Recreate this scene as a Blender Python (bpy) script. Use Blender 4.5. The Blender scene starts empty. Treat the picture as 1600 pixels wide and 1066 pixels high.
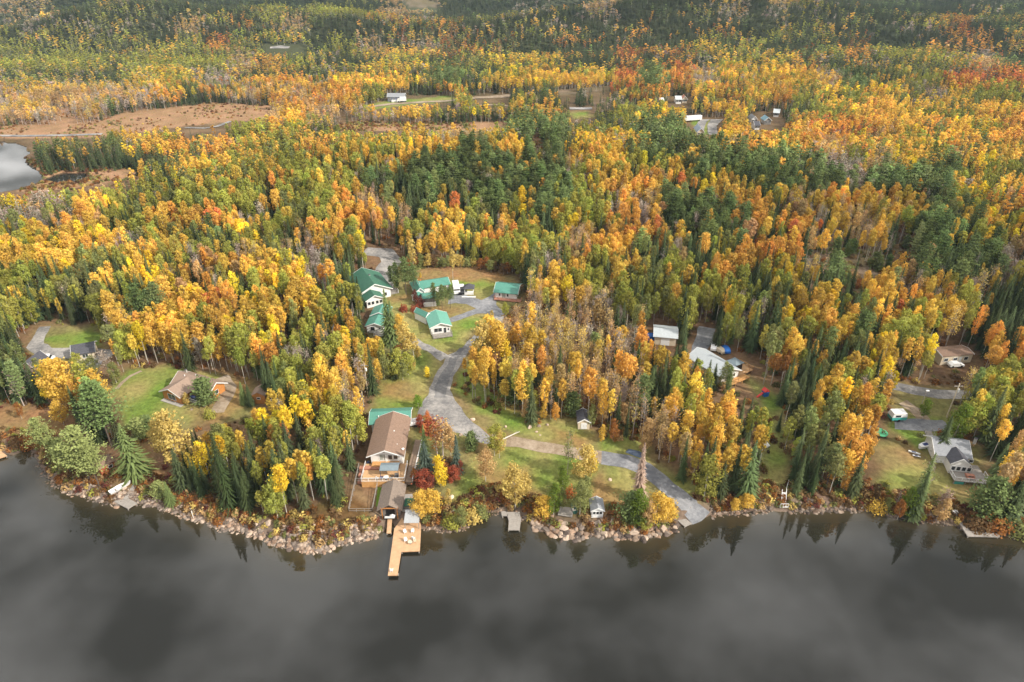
import bpy, math, random
import numpy as np
from mathutils import Vector, Matrix
from mathutils.geometry import delaunay_2d_cdt

random.seed(7)
rng = np.random.default_rng(11)
S = bpy.context.scene
COL = S.collection
R = math.radians

# ------------------------------------------------------------------ camera, sky, sun, exposure
CAM_H = 110.0
PITCH = R(30.0)
FPX = 1067.0                      # focal length in pixels of the 1600 px wide photograph
cam_d = bpy.data.cameras.new('camera')
cam_d.sensor_width = 36.0
cam_d.lens = 36.0 * FPX / 1600.0
cam_d.clip_start = 1.0
cam_d.clip_end = 20000.0
cam = bpy.data.objects.new('camera', cam_d)
cam.location = (0, 0, CAM_H)
cam.rotation_euler = (math.pi / 2 - PITCH, 0, 0)
COL.objects.link(cam)
S.camera = cam

SUN_EL = R(36.0)
SUN_AZ = R(118.0)                 # clockwise from +Y (north): right of the camera and a little behind it
sun_dir = Vector((math.sin(SUN_AZ) * math.cos(SUN_EL), math.cos(SUN_AZ) * math.cos(SUN_EL), math.sin(SUN_EL)))
sun_l = bpy.data.lights.new('sun', 'SUN')
sun_l.energy = 4.9
sun_l.angle = R(0.9)
sun_l.color = (1.0, 0.93, 0.82)
sun = bpy.data.objects.new('sun', sun_l)
sun.rotation_euler = (-sun_dir).to_track_quat('-Z', 'Y').to_euler()
sun.location = (300, -200, 400)
COL.objects.link(sun)

world = bpy.data.worlds.new('World')
S.world = world
world.use_nodes = True
nt = world.node_tree
nt.nodes.clear()


def nd(tree, typ, **kw):
    n = tree.nodes.new(typ)
    for k, v in kw.items():
        if k.startswith('i_'):
            n.inputs[k[2:].replace('_', ' ')].default_value = v
        else:
            setattr(n, k, v)
    return n


out = nd(nt, 'ShaderNodeOutputWorld')
bg = nd(nt, 'ShaderNodeBackground')
bg.inputs['Strength'].default_value = 0.136
sky = nd(nt, 'ShaderNodeTexSky', sky_type='NISHITA', sun_disc=False, sun_elevation=SUN_EL, sun_rotation=SUN_AZ,
         air_density=1.0, dust_density=1.5, ozone_density=1.0)
tc = nd(nt, 'ShaderNodeTexCoord')
sep = nd(nt, 'ShaderNodeSeparateXYZ')
nt.links.new(tc.outputs['Generated'], sep.inputs[0])
zc = nd(nt, 'ShaderNodeMath', operation='MAXIMUM')
zc.inputs[1].default_value = 0.06
nt.links.new(sep.outputs['Z'], zc.inputs[0])
dx = nd(nt, 'ShaderNodeMath', operation='DIVIDE')
dy = nd(nt, 'ShaderNodeMath', operation='DIVIDE')
nt.links.new(sep.outputs['X'], dx.inputs[0]); nt.links.new(zc.outputs[0], dx.inputs[1])
nt.links.new(sep.outputs['Y'], dy.inputs[0]); nt.links.new(zc.outputs[0], dy.inputs[1])
cmb = nd(nt, 'ShaderNodeCombineXYZ')
nt.links.new(dx.outputs[0], cmb.inputs[0]); nt.links.new(dy.outputs[0], cmb.inputs[1])
cn = nd(nt, 'ShaderNodeTexNoise')
cn.inputs['Scale'].default_value = 1.25
cn.inputs['Detail'].default_value = 7.0
cn.inputs['Roughness'].default_value = 0.56
cn.inputs['Distortion'].default_value = 0.3
nt.links.new(cmb.outputs[0], cn.inputs['Vector'])
cr = nd(nt, 'ShaderNodeValToRGB')
cr.color_ramp.elements[0].position = 0.24
cr.color_ramp.elements[0].color = (0, 0, 0, 1)
cr.color_ramp.elements[1].position = 0.42
cr.color_ramp.elements[1].color = (1, 1, 1, 1)
nt.links.new(cn.outputs['Fac'], cr.inputs[0])
cn2 = nd(nt, 'ShaderNodeTexNoise')
cn2.inputs['Scale'].default_value = 2.9
cn2.inputs['Detail'].default_value = 5.0
nt.links.new(cmb.outputs[0], cn2.inputs['Vector'])
ccol = nd(nt, 'ShaderNodeValToRGB')
ccol.color_ramp.elements[0].position = 0.41
ccol.color_ramp.elements[0].color = (3.0, 3.0, 2.95, 1)
ccol.color_ramp.elements[1].position = 0.62
ccol.color_ramp.elements[1].color = (14.0, 13.7, 13.3, 1)
nt.links.new(cn2.outputs['Fac'], ccol.inputs[0])
mx = nd(nt, 'ShaderNodeMix', data_type='RGBA')
nt.links.new(cr.outputs[0], mx.inputs[0])
nt.links.new(sky.outputs[0], mx.inputs[6])
nt.links.new(ccol.outputs[0], mx.inputs[7])
nt.links.new(mx.outputs[2], bg.inputs['Color'])
nt.links.new(bg.outputs[0], out.inputs[0])

S.view_settings.view_transform = 'Standard'
S.view_settings.look = 'None'
S.view_settings.exposure = 0.2
S.view_settings.gamma = 1.0
S.view_settings.use_curve_mapping = False
S.render.engine = 'CYCLES'
cy = S.cycles
cy.max_bounces = 5
cy.diffuse_bounces = 2
cy.glossy_bounces = 2
cy.transmission_bounces = 2
cy.transparent_max_bounces = 6
cy.volume_bounces = 0
cy.use_denoising = True
cy.caustics_reflective = False
cy.caustics_refractive = False

# ------------------------------------------------------------------ photo pixel <-> ground
CP, SP = math.cos(PITCH), math.sin(PITCH)


def project(x, y, z):
    x, y, z = np.asarray(x, float), np.asarray(y, float), np.asarray(z, float) - CAM_H
    depth = y * CP - z * SP
    up = y * SP + z * CP
    return 800 + FPX * x / depth, 533 - FPX * up / depth, depth


def ray_at(px, py, z):
    u = (px - 800) / FPX
    v = (533 - py) / FPX
    dxx, dyy, dzz = u, CP + v * SP, -SP + v * CP
    t = (z - CAM_H) / dzz
    return dxx * t, dyy * t


SHORE_PX = [(-400, 700), (-200, 704), (-60, 705), (0, 708), (22, 713), (45, 701), (58, 722), (66, 735), (75, 748), (92, 762), (105, 770), (140, 779), (165, 785),
            (180, 792), (215, 787), (240, 792), (275, 802), (300, 810), (335, 823), (355, 828), (400, 836), (430, 852), (470, 860),
            (500, 862), (540, 849), (585, 841), (601, 830), (606, 818), (614, 818), (618, 832), (640, 828), (665, 828), (700, 832), (725, 828),
            (745, 808), (765, 801), (800, 806), (830, 818), (850, 828), (895, 840), (940, 835), (975, 840), (1010, 842), (1045, 828),
            (1065, 822), (1085, 819), (1110, 806), (1150, 803), (1200, 799), (1240, 801), (1290, 801), (1340, 798), (1365, 798), (1400, 808),
            (1450, 818), (1490, 822), (1510, 832), (1560, 836), (1600, 842), (1700, 852), (1900, 870)]
SHORE = [ray_at(px, py, 0.0) for px, py in SHORE_PX]
SHORE = [(-900.0, 210.0)] + SHORE + [(900.0, 130.0)]
SH = np.array(SHORE)


def seg_dist(x, y, P, closed=False):
    """distance to a polyline"""
    best = np.full(x.shape, 1e9)
    n = len(P)
    for i in range(n if closed else n - 1):
        ax, ay = P[i]
        bx, by = P[(i + 1) % n]
        ex, ey = bx - ax, by - ay
        t = np.clip(((x - ax) * ex + (y - ay) * ey) / (ex * ex + ey * ey + 1e-9), 0, 1)
        best = np.minimum(best, np.hypot(x - ax - t * ex, y - ay - t * ey))
    return best


def in_poly(x, y, P):
    inside = np.zeros(np.shape(x), bool)
    n = len(P)
    j = n - 1
    for i in range(n):
        xi, yi = P[i]
        xj, yj = P[j]
        if yi != yj:
            c = ((yi > y) != (yj > y)) & (x < (xj - xi) * (y - yi) / (yj - yi) + xi)
            inside ^= c
        j = i
    return inside


SHORE_POLY = [(-900.0, -2000.0)] + SHORE + [(900.0, -2000.0)]


def shore_d(x, y):
    """signed distance to the shoreline, positive inland"""
    d = seg_dist(x, y, SHORE)
    return np.where(in_poly(x, y, SHORE_POLY), -d, d)


def ss(a, b, v):
    t = np.clip((v - a) / (b - a), 0, 1)
    return t * t * (3 - 2 * t)


_perm = np.random.default_rng(5).random((64, 64, 8))


def vnoise(x, y, scale, k=0):
    """smooth value noise 0..1"""
    u, v = np.asarray(x) / scale + 1000.3 + k * 17.1, np.asarray(y) / scale + 1000.7 + k * 9.3
    iu, iv = np.floor(u).astype(int), np.floor(v).astype(int)
    fu, fv = u - iu, v - iv
    fu, fv = fu * fu * (3 - 2 * fu), fv * fv * (3 - 2 * fv)
    T = _perm[:, :, k % 8]
    g = lambda a, b: T[a % 64, b % 64]
    return (g(iu, iv) * (1 - fu) + g(iu + 1, iv) * fu) * (1 - fv) + (g(iu, iv + 1) * (1 - fu) + g(iu + 1, iv + 1) * fu) * fv


def gpt(px, py, z=3.0):
    return ray_at(px, py, z)


FLATS = [(gpt(10, 262), 130, 75), (gpt(310, 180), 150, 60), (gpt(130, 275), 120, 35), (gpt(90, 190), 170, 60),
         (gpt(650, 198), 170, 30), (gpt(1105, 195), 60, 40), (gpt(640, 162), 110, 35)]
HILLS = [(gpt(730, 300), 95, 60, 13), (gpt(1310, 400), 80, 60, 7), (gpt(1250, 290), 120, 50, 8), (gpt(450, 300), 120, 70, 5),
         (gpt(560, 8), 420, 160, 50), (gpt(900, 70), 300, 90, 20), (gpt(1350, 70), 500, 110, 26), (gpt(120, 70), 300, 110, 26), (gpt(1050, 20), 500, 130, 34), (gpt(1500, 28), 420, 120, 40), (gpt(200, 22), 420, 120, 34)]
POND_Z = 2.6


def height(x, y):
    x = np.asarray(x, float)
    y = np.asarray(y, float)
    d = shore_d(x, y)
    h = np.where(d < 0, np.maximum(-5, d * 0.4), 1.3 * ss(0, 4, d) + 2.2 * ss(4, 34, d) + 1.6 * ss(34, 110, d))
    r = np.hypot(x, y)
    amp = 1.2 * ss(10, 60, d) + 6 * ss(260, 520, r) + 12 * ss(550, 1000, r) + 26 * ss(1000, 1900, r)
    n = (vnoise(x, y, 150, 0) * 0.6 + vnoise(x, y, 62, 1) * 0.25 + vnoise(x, y, 420, 2) * 0.6 - 0.6)
    n = n + (vnoise(x / 1.6 + 300, y * 1.3, 210, 4) - .5) * 1.5 * ss(480, 900, r)
    hill = np.zeros_like(h)
    for (cx, cy_), sx, sy, hh in HILLS:
        hill = hill + hh * np.exp(-((x - cx) / sx) ** 2 - ((y - cy_) / sy) ** 2)
    fl = np.zeros_like(h)
    for (cx, cy_), sx, sy in FLATS:
        q = ((x - cx) / sx) ** 2 + ((y - cy_) / sy) ** 2
        fl = np.maximum(fl, 1 - ss(0.55, 1.6, q))
    land = h + (n * amp * 1.6 + hill) * ss(8, 70, d)
    land = land * (1 - fl * ss(150, 300, r)) + fl * ss(150, 300, r) * (POND_Z + 0.5)
    land = np.where(r > 380, 2.2 + 0.5 * ((land - 2.2) + np.sqrt((land - 2.2) ** 2 + 16.0)) - 1.2, land)
    pd = in_poly(x, y, POND) | in_poly(x, y, POOL)
    land = np.where(pd, POND_Z - 1.2, land)
    return land


POND = [gpt(a, b, POND_Z) for a, b in [(-260, 214), (-60, 214), (0, 221), (22, 223), (38, 229), (46, 238), (40, 252), (62, 268), (70, 283), (45, 294), (25, 299), (0, 303), (-60, 312), (-260, 330)]]
POOL = [gpt(a, b, POND_Z) for a, b in [(72, 278), (95, 271), (136, 271), (139, 279), (120, 286), (86, 288), (70, 285)]]


def h1(x, y):
    return float(height(np.array([x]), np.array([y]))[0])


def at(px, py):
    """ground point seen at a photo pixel"""
    z = 3.5
    for _ in range(14):
        x, y = ray_at(px, py, z)
        z = 0.5 * z + 0.5 * max(h1(x, y), 0.0)
    x, y = ray_at(px, py, z)
    return x, y, h1(x, y)


def atv(pts):
    return [at(a, b)[:2] for a, b in pts]


# ------------------------------------------------------------------ materials
MATS = {}


def attr_col(t, name, typ='GEOMETRY'):
    n = nd(t, 'ShaderNodeAttribute', attribute_name=name)
    n.attribute_type = typ
    return n


def mat(name, col, rough=0.7, var=0.12, scale=3.0, kind=None, metal=0.0, freq=4.0, dark=0.6, spec=0.3, axis='X', bump=0.3):
    """procedural paint, wood, shingle, metal: colour broken up by noise, optional ribs/courses"""
    if name in MATS:
        return MATS[name]
    m = bpy.data.materials.new(name)
    m.use_nodes = True
    t = m.node_tree
    b = t.nodes['Principled BSDF']
    b.inputs['Roughness'].default_value = rough
    b.inputs['Metallic'].default_value = metal
    b.inputs['Specular IOR Level'].default_value = spec
    c = nd(t, 'ShaderNodeTexCoord')
    n = nd(t, 'ShaderNodeTexNoise')
    n.inputs['Scale'].default_value = scale
    n.inputs['Detail'].default_value = 6
    t.links.new(c.outputs['Object'], n.inputs['Vector'])
    mix = nd(t, 'ShaderNodeMix', data_type='RGBA')
    mix.inputs[6].default_value = tuple(v * (1 - var * 2) for v in col) + (1,)
    mix.inputs[7].default_value = tuple(min(1, v * (1 + var * 1.6)) for v in col) + (1,)
    t.links.new(n.outputs['Fac'], mix.inputs[0])
    last = mix.outputs[2]
    if kind:
        w = nd(t, 'ShaderNodeTexWave', wave_type='BANDS', bands_direction=axis, wave_profile='SAW')
        w.inputs['Scale'].default_value = freq
        w.inputs['Distortion'].default_value = 0.0
        t.links.new(c.outputs['Object'], w.inputs['Vector'])
        r = nd(t, 'ShaderNodeValToRGB')
        r.color_ramp.elements[0].position = 0.0
        r.color_ramp.elements[0].color = (dark, dark, dark, 1)
        r.color_ramp.elements[1].position = 0.22
        r.color_ramp.elements[1].color = (1, 1, 1, 1)
        t.links.new(w.outputs['Fac'], r.inputs[0])
        mm = nd(t, 'ShaderNodeMix', data_type='RGBA', blend_type='MULTIPLY')
        mm.inputs[0].default_value = 1.0
        t.links.new(last, mm.inputs[6])
        t.links.new(r.outputs[0], mm.inputs[7])
        last = mm.outputs[2]
        bp = nd(t, 'ShaderNodeBump')
        bp.inputs['Strength'].default_value = bump
        bp.inputs['Distance'].default_value = 0.03
        t.links.new(w.outputs['Fac'], bp.inputs['Height'])
        t.links.new(bp.outputs[0], b.inputs['Normal'])
    t.links.new(last, b.inputs['Base Color'])
    MATS[name] = m
    return m


def leaf_mat(name, trans=0.35):
    m = bpy.data.materials.new(name)
    m.use_nodes = True
    t = m.node_tree
    t.nodes.clear()
    o = nd(t, 'ShaderNodeOutputMaterial')
    a = attr_col(t, 'tint', 'INSTANCER')
    v = attr_col(t, 'shade')
    hs = nd(t, 'ShaderNodeHueSaturation')
    t.links.new(a.outputs['Color'], hs.inputs['Color'])
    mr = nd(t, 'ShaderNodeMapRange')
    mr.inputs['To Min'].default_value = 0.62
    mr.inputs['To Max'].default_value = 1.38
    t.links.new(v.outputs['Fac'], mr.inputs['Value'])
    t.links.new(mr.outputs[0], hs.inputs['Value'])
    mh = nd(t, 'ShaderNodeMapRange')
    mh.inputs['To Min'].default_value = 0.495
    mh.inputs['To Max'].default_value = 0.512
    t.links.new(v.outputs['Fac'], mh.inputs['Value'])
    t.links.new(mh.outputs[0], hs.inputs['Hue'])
    d = nd(t, 'ShaderNodeBsdfDiffuse')
    tr = nd(t, 'ShaderNodeBsdfTranslucent')
    mxs = nd(t, 'ShaderNodeMixShader')
    mxs.inputs[0].default_value = trans
    t.links.new(hs.outputs[0], d.inputs[0])
    t.links.new(hs.outputs[0], tr.inputs[0])
    t.links.new(d.outputs[0], mxs.inputs[1])
    t.links.new(tr.outputs[0], mxs.inputs[2])
    t.links.new(mxs.outputs[0], o.inputs[0])
    return m


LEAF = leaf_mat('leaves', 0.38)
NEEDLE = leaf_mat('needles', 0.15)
M_BIRCH = mat('birch_bark', (0.50, 0.46, 0.40), 0.8, 0.25, 4.0)
M_BARK = mat('dark_bark', (0.13, 0.10, 0.08), 0.9, 0.3, 4.0)
M_TWIG = mat('grey_twigs', (0.42, 0.36, 0.33), 0.9, 0.2, 3.0)
M_WHITEBARK = mat('white_bark', (0.66, 0.62, 0.55), 0.8, 0.15, 4.0)


# ------------------------------------------------------------------ object helpers
def link(o, parent=None):
    COL.objects.link(o)
    if parent:
        o.parent = parent
    return o


def tag(o, label=None, cat=None, group=None, kind=None):
    for k, v in (('label', label), ('category', cat), ('group', group), ('kind', kind)):
        if v:
            o[k] = v
    return o


def empty(name, loc, rz=0.0):
    o = bpy.data.objects.new(name, None)
    o.empty_display_size = 1.0
    o.location = loc
    o.rotation_euler = (0, 0, rz)
    return link(o)


def mesh_np(name, V, F, mats, mi=None, shade=None):
    me = bpy.data.meshes.new(name)
    V = np.asarray(V, np.float32)
    if isinstance(F, np.ndarray):
        nf, k = F.shape
        me.vertices.add(len(V)); me.vertices.foreach_set('co', V.ravel())
        me.loops.add(nf * k); me.loops.foreach_set('vertex_index', F.astype(np.int32).ravel())
        me.polygons.add(nf)
        me.polygons.foreach_set('loop_start', np.arange(0, nf * k, k, dtype=np.int32))
        me.update(calc_edges=True)
    else:
        me.from_pydata([tuple(v) for v in V], [], F)
    for m in mats:
        if m: me.materials.append(m)
    if mi is not None:
        me.polygons.foreach_set('material_index', np.asarray(mi, np.int32))
    if shade is not None:
        a = me.attributes.new('shade', 'FLOAT', 'FACE')
        a.data.foreach_set('value', np.asarray(shade, np.float32))
    me.update()
    return me


class MB:
    """collects solids that become ONE mesh"""

    def __init__(s):
        s.v, s.f = [], []

    def add(s, v, f):
        n = len(s.v)
        s.v += [tuple(p) for p in v]
        s.f += [tuple(i + n for i in q) for q in f]
        return s

    def box(s, x0, y0, z0, x1, y1, z1):
        v = [(x0, y0, z0), (x1, y0, z0), (x1, y1, z0), (x0, y1, z0), (x0, y0, z1), (x1, y0, z1), (x1, y1, z1), (x0, y1, z1)]
        return s.add(v, [(3, 2, 1, 0), (4, 5, 6, 7), (0, 1, 5, 4), (1, 2, 6, 5), (2, 3, 7, 6), (3, 0, 4, 7)])

    def extrude(s, prof, axis, a, b):
        """closed profile (u,z) extruded along y (axis 'y': u=x) or x (axis 'x': u=y)"""
        n = len(prof)
        if axis == 'y':
            v = [(u, a, z) for u, z in prof] + [(u, b, z) for u, z in prof]
        else:
            v = [(a, u, z) for u, z in prof] + [(b, u, z) for u, z in prof]
        f = [tuple(range(n))[::-1], tuple(range(n, 2 * n))] + [(i, (i + 1) % n, n + (i + 1) % n, n + i) for i in range(n)]
        return s.add(v, f)

    def bar(s, p, q, r0, r1=None, k=5):
        r1 = r0 if r1 is None else r1
        p, q = Vector(p), Vector(q)
        d = (q - p).normalized()
        a = d.orthogonal().normalized()
        b = d.cross(a)
        v = []
        for c, r in ((p, r0), (q, r1)):
            for i in range(k):
                t = 2 * math.pi * i / k
                v.append(c + a * (r * math.cos(t)) + b * (r * math.sin(t)))
        f = [tuple(range(k))[::-1], tuple(range(k, 2 * k))] + [(i, (i + 1) % k, k + (i + 1) % k, k + i) for i in range(k)]
        return s.add(v, f)

    def lathe(s, prof, k=12, cx=0, cy=0):
        v, f = [], []
        for r, z in prof:
            for i in range(k):
                t = 2 * math.pi * i / k
                v.append((cx + r * math.cos(t), cy + r * math.sin(t), z))
        for j in range(len(prof) - 1):
            for i in range(k):
                f.append((j * k + i, j * k + (i + 1) % k, (j + 1) * k + (i + 1) % k, (j + 1) * k + i))
        f.append(tuple(range(k))[::-1])
        f.append(tuple(range((len(prof) - 1) * k, len(prof) * k)))
        return s.add(v, f)

    def build(s, name, m, parent=None, smooth=False, loc=None, rz=0):
        me = bpy.data.meshes.new(name)
        me.from_pydata(s.v, [], s.f)
        if m: me.materials.append(m)
        me.update()
        if smooth:
            me.polygons.foreach_set('use_smooth', [True] * len(me.polygons))
        o = bpy.data.objects.new(name, me)
        if loc:
            o.location = loc
            o.rotation_euler = (0, 0, rz)
        return link(o, parent)
# ------------------------------------------------------------------ ground zones, traced on the photo and laid on the terrain
def Z(*pts):
    return atv(pts)


LAWN = [
    Z((66, 546), (75, 527), (112, 513), (158, 520), (160, 540), (130, 547)),
    Z((178, 604), (200, 578), (252, 571), (345, 585), (372, 610), (360, 640), (300, 662), (245, 655), (215, 680), (190, 640)),
    Z((585, 470), (612, 466), (640, 470), (652, 498), (735, 492), (770, 492), (735, 522), (720, 545), (690, 553), (655, 542), (600, 528), (590, 500)),
    Z((700, 440), (760, 435), (800, 445), (775, 470), (740, 462), (705, 455)),
    Z((655, 545), (690, 560), (672, 600), (655, 640), (582, 640), (585, 600), (620, 590)),
    Z((735, 560), (715, 580), (705, 610), (745, 650), (800, 678), (880, 690), (925, 680), (905, 650), (830, 650), (790, 620), (755, 600)),
    Z((740, 690), (790, 690), (860, 705), (930, 730), (935, 770), (860, 760), (780, 780), (745, 810), (705, 790), (730, 720)),
    Z((935, 675), (1000, 680), (1015, 718), (985, 715), (940, 705)),
    Z((950, 725), (990, 735), (1020, 760), (990, 780), (950, 770)),
    Z((1030, 735), (1060, 770), (1100, 800), (1120, 790), (1080, 745)),
    Z((1375, 735), (1440, 728), (1480, 745), (1545, 745), (1550, 780), (1500, 812), (1470, 790), (1390, 765)),
    Z((1405, 655), (1475, 650), (1475, 700), (1440, 700), (1400, 670)),
    Z((1170, 590), (1215, 615), (1225, 700), (1235, 780), (1200, 785), (1200, 700)),
    Z((1078, 186), (1116, 188), (1118, 208), (1092, 210)),
    Z((885, 177), (915, 175), (930, 183), (895, 184)),
    Z((565, 166), (600, 158), (705, 150), (718, 158), (640, 164), (575, 172)),
]
DRY = [   # straw-coloured or reddish bare earth
    Z((-80, 660), (0, 640), (40, 630), (75, 650), (112, 650), (115, 690), (60, 700), (0, 706), (-80, 704)),
    Z((210, 690), (238, 690), (255, 780), (262, 795), (200, 780), (175, 770)),
    Z((290, 650), (335, 620), (375, 590), (395, 605), (370, 640), (330, 665)),
    Z((648, 418), (700, 415), (790, 425), (795, 440), (740, 440), (655, 436)),
    Z((660, 480), (690, 478), (712, 480), (715, 490), (690, 500), (668, 495)),
    Z((590, 598), (640, 596), (660, 615), (650, 628), (590, 625)),
    Z((735, 660), (800, 690), (770, 720), (730, 710)),
    Z((780, 625), (820, 632), (825, 645), (790, 642)),
    Z((745, 730), (830, 730), (850, 790), (760, 790)),
    Z((935, 745), (980, 765), (990, 815), (930, 810), (920, 780)),
    Z((610, 465), (640, 460), (648, 468), (615, 475)),
    Z((860, 665), (925, 680), (905, 700), (860, 690)),
    Z((1370, 705), (1430, 695), (1450, 735), (1370, 730)),
    Z((1540, 745), (1500, 740), (1490, 770), (1530, 780)),
]
BOG = [
    Z((150, 170), (190, 170), (330, 160), (440, 165), (425, 185), (290, 197), (150, 215), (-200, 225), (-200, 160)),
    Z((30, 250), (130, 266), (225, 262), (220, 276), (130, 292), (55, 300), (30, 300)),
    Z((480, 200), (560, 190), (720, 190), (850, 190), (830, 205), (700, 205), (560, 210)),
    Z((830, 215), (850, 215), (845, 228), (832, 228)),
]
ROCKY = [
    Z((1225, 378), (1320, 380), (1380, 372), (1410, 365), (1495, 385), (1490, 405), (1400, 400), (1360, 440), (1230, 402)),
    Z((1090, 310), (1110, 345), (1075, 370), (1070, 330)),
    Z((630, 0), (680, 0), (690, 12), (640, 14)),
    Z((868, 141), (905, 138), (905, 147), (875, 149)), Z((915, 138), (958, 133), (958, 139), (918, 144)),
]
BRUSH = [
    Z((420, 815), (470, 800), (545, 775), (580, 790), (600, 820), (540, 842), (480, 850), (430, 845)),
    Z((930, 650), (1000, 640), (1010, 690), (945, 690)),
    Z((770, 610), (900, 600), (1000, 620), (980, 660), (900, 650), (800, 648)),
    Z((1075, 740), (1110, 735), (1140, 800), (1110, 800)),
    Z((640, 800), (760, 780), (745, 815), (660, 826)),
]

# ------------------------------------------------------------------ ground sheet
ys = np.concatenate([np.arange(-260, 84, 12.0), np.arange(84, 330, 0.85), 330 + np.cumsum(0.85 * 1.0225 ** np.arange(230))])
us = np.linspace(-1, 1, 520)
us = us * 0.72 + us ** 3 * 0.28
GX = np.outer(70 + 1.0 * np.maximum(ys, 0), us)
wide = 1 + ss(1500, 4500, ys)[:, None] * 0.6
GX = GX * wide + np.zeros_like(GX)
GY = np.repeat(ys[:, None], len(us), 1)
GZ = height(GX.ravel(), GY.ravel()).reshape(GX.shape)
ny, nx = GX.shape
V = np.stack([GX, GY, GZ], -1).reshape(-1, 3)
idx = np.arange(ny * nx).reshape(ny, nx)
F = np.stack([idx[:-1, :-1], idx[:-1, 1:], idx[1:, 1:], idx[1:, :-1]], -1).reshape(-1, 4)


def zone_w(polys, soft=1.2):
    x, y = V[:, 0], V[:, 1]
    w = np.zeros(len(V))
    for P in polys:
        A = np.array(P)
        m = (x > A[:, 0].min() - 6) & (x < A[:, 0].max() + 6) & (y > A[:, 1].min() - 6) & (y < A[:, 1].max() + 6)
        xs, yy = x[m], y[m]
        jx = xs + (vnoise(xs, yy, 4.0, 3) - 0.5) * 3.0
        jy = yy + (vnoise(xs, yy, 4.0, 4) - 0.5) * 3.0
        d = seg_dist(jx, jy, P, True)
        d = np.where(in_poly(jx, jy, P), d, -d)
        w[m] = np.maximum(w[m], ss(-soft, soft, d))
    return w


base = np.ones((len(V), 3)) * np.array([0.17, 0.105, 0.058])
nz = vnoise(V[:, 0], V[:, 1], 9, 5)[:, None]
base = base * (0.6 + 0.8 * nz)
rr = np.hypot(V[:, 0], V[:, 1])
far = ss(350, 900, rr)[:, None]
base = base * (1 - far) + np.array([0.065, 0.07, 0.035]) * far
nz2 = vnoise(V[:, 0], V[:, 1], 7, 6)[:, None]


def lay(polys, c0, c1, amt=1.0, soft=1.2, k=nz2):
    global base
    w = zone_w(polys, soft)[:, None] * amt
    c = np.array(c0) * (1 - k) + np.array(c1) * k
    base = base * (1 - w) + c * w


lay(BRUSH, (0.15, 0.075, 0.03), (0.10, 0.08, 0.03))
lay(ROCKY, (0.24, 0.18, 0.13), (0.13, 0.11, 0.05), 0.8)
lay(BOG, (0.36, 0.21, 0.12), (0.24, 0.15, 0.075))
OLIVE = [Z((588, 430), (640, 418), (800, 430), (820, 470), (775, 500), (735, 535), (700, 610), (745, 655), (925, 680), (1015, 700), (1075, 780), (1060, 800), (930, 800), (745, 810), (700, 790), (640, 760), (640, 650), (585, 645), (575, 520), (600, 520), (580, 470)),
         Z((1370, 690), (1545, 700), (1552, 800), (1500, 815), (1380, 780)), Z((1398, 600), (1510, 612), (1500, 690), (1395, 680)), Z((1175, 590), (1240, 620), (1240, 785), (1195, 785)),
         Z((45, 572), (52, 520), (68, 506), (155, 508), (165, 560)), Z((172, 605), (200, 575), (350, 585), (415, 606), (390, 650), (300, 668), (215, 690))]
lay(OLIVE, (0.15, 0.165, 0.045), (0.23, 0.19, 0.085), .85, 3.0)
lay(LAWN, (0.135, 0.20, 0.035), (0.27, 0.235, 0.085), 1.0, 1.5, ss(0.1, 1.0, nz2))
lay(DRY, (0.33, 0.17, 0.075), (0.22, 0.16, 0.07), 0.75, 2.5)
sd = shore_d(V[:, 0], V[:, 1])
w = (ss(5.5, 2.5, sd) if False else (1 - ss(2.0, 5.5, sd)))[:, None]
base = base * (1 - w) + np.array([0.17, 0.125, 0.095]) * w
w = (1 - ss(-2.5, -0.3, sd))[:, None]
base = base * (1 - w) + np.array([0.05, 0.038, 0.02]) * w

me = mesh_np('ground', V, F, [])
ca = me.color_attributes.new('soil', 'FLOAT_COLOR', 'POINT')
ca.data.foreach_set('color', np.concatenate([base, np.ones((len(V), 1))], 1).astype(np.float32).ravel())
me.polygons.foreach_set('use_smooth', np.ones(len(F), bool))
m = bpy.data.materials.new('ground')
m.use_nodes = True
t = m.node_tree
b = t.nodes['Principled BSDF']
b.inputs['Roughness'].default_value = 0.95
b.inputs['Specular IOR Level'].default_value = 0.1
a = attr_col(t, 'soil')
g = nd(t, 'ShaderNodeNewGeometry')
n1 = nd(t, 'ShaderNodeTexNoise'); n1.inputs['Scale'].default_value = 0.9; n1.inputs['Detail'].default_value = 8; n1.inputs['Roughness'].default_value = 0.65
t.links.new(g.outputs['Position'], n1.inputs['Vector'])
r1 = nd(t, 'ShaderNodeMapRange'); r1.inputs['From Min'].default_value = 0.25; r1.inputs['From Max'].default_value = 0.75
r1.inputs['To Min'].default_value = 0.55; r1.inputs['To Max'].default_value = 1.45
t.links.new(n1.outputs['Fac'], r1.inputs['Value'])
hs = nd(t, 'ShaderNodeHueSaturation')
n3 = nd(t, 'ShaderNodeTexNoise'); n3.inputs['Scale'].default_value = 0.25; n3.inputs['Detail'].default_value = 4
t.links.new(g.outputs['Position'], n3.inputs['Vector'])
r3 = nd(t, 'ShaderNodeMapRange'); r3.inputs['To Min'].default_value = 0.47; r3.inputs['To Max'].default_value = 0.53
t.links.new(n3.outputs['Fac'], r3.inputs['Value'])
t.links.new(r3.outputs[0], hs.inputs['Hue'])
t.links.new(a.outputs['Color'], hs.inputs['Color'])
t.links.new(r1.outputs[0], hs.inputs['Value'])
t.links.new(hs.outputs[0], b.inputs['Base Color'])
bp = nd(t, 'ShaderNodeBump'); bp.inputs['Strength'].default_value = 0.6; bp.inputs['Distance'].default_value = 0.3
t.links.new(n1.outputs['Fac'], bp.inputs['Height'])
t.links.new(bp.outputs[0], b.inputs['Normal'])
me.materials.append(m)
ground = link(bpy.data.objects.new('ground', me))
tag(ground, 'leaf-strewn forest floor and lawns above the lake', kind='structure')


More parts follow.
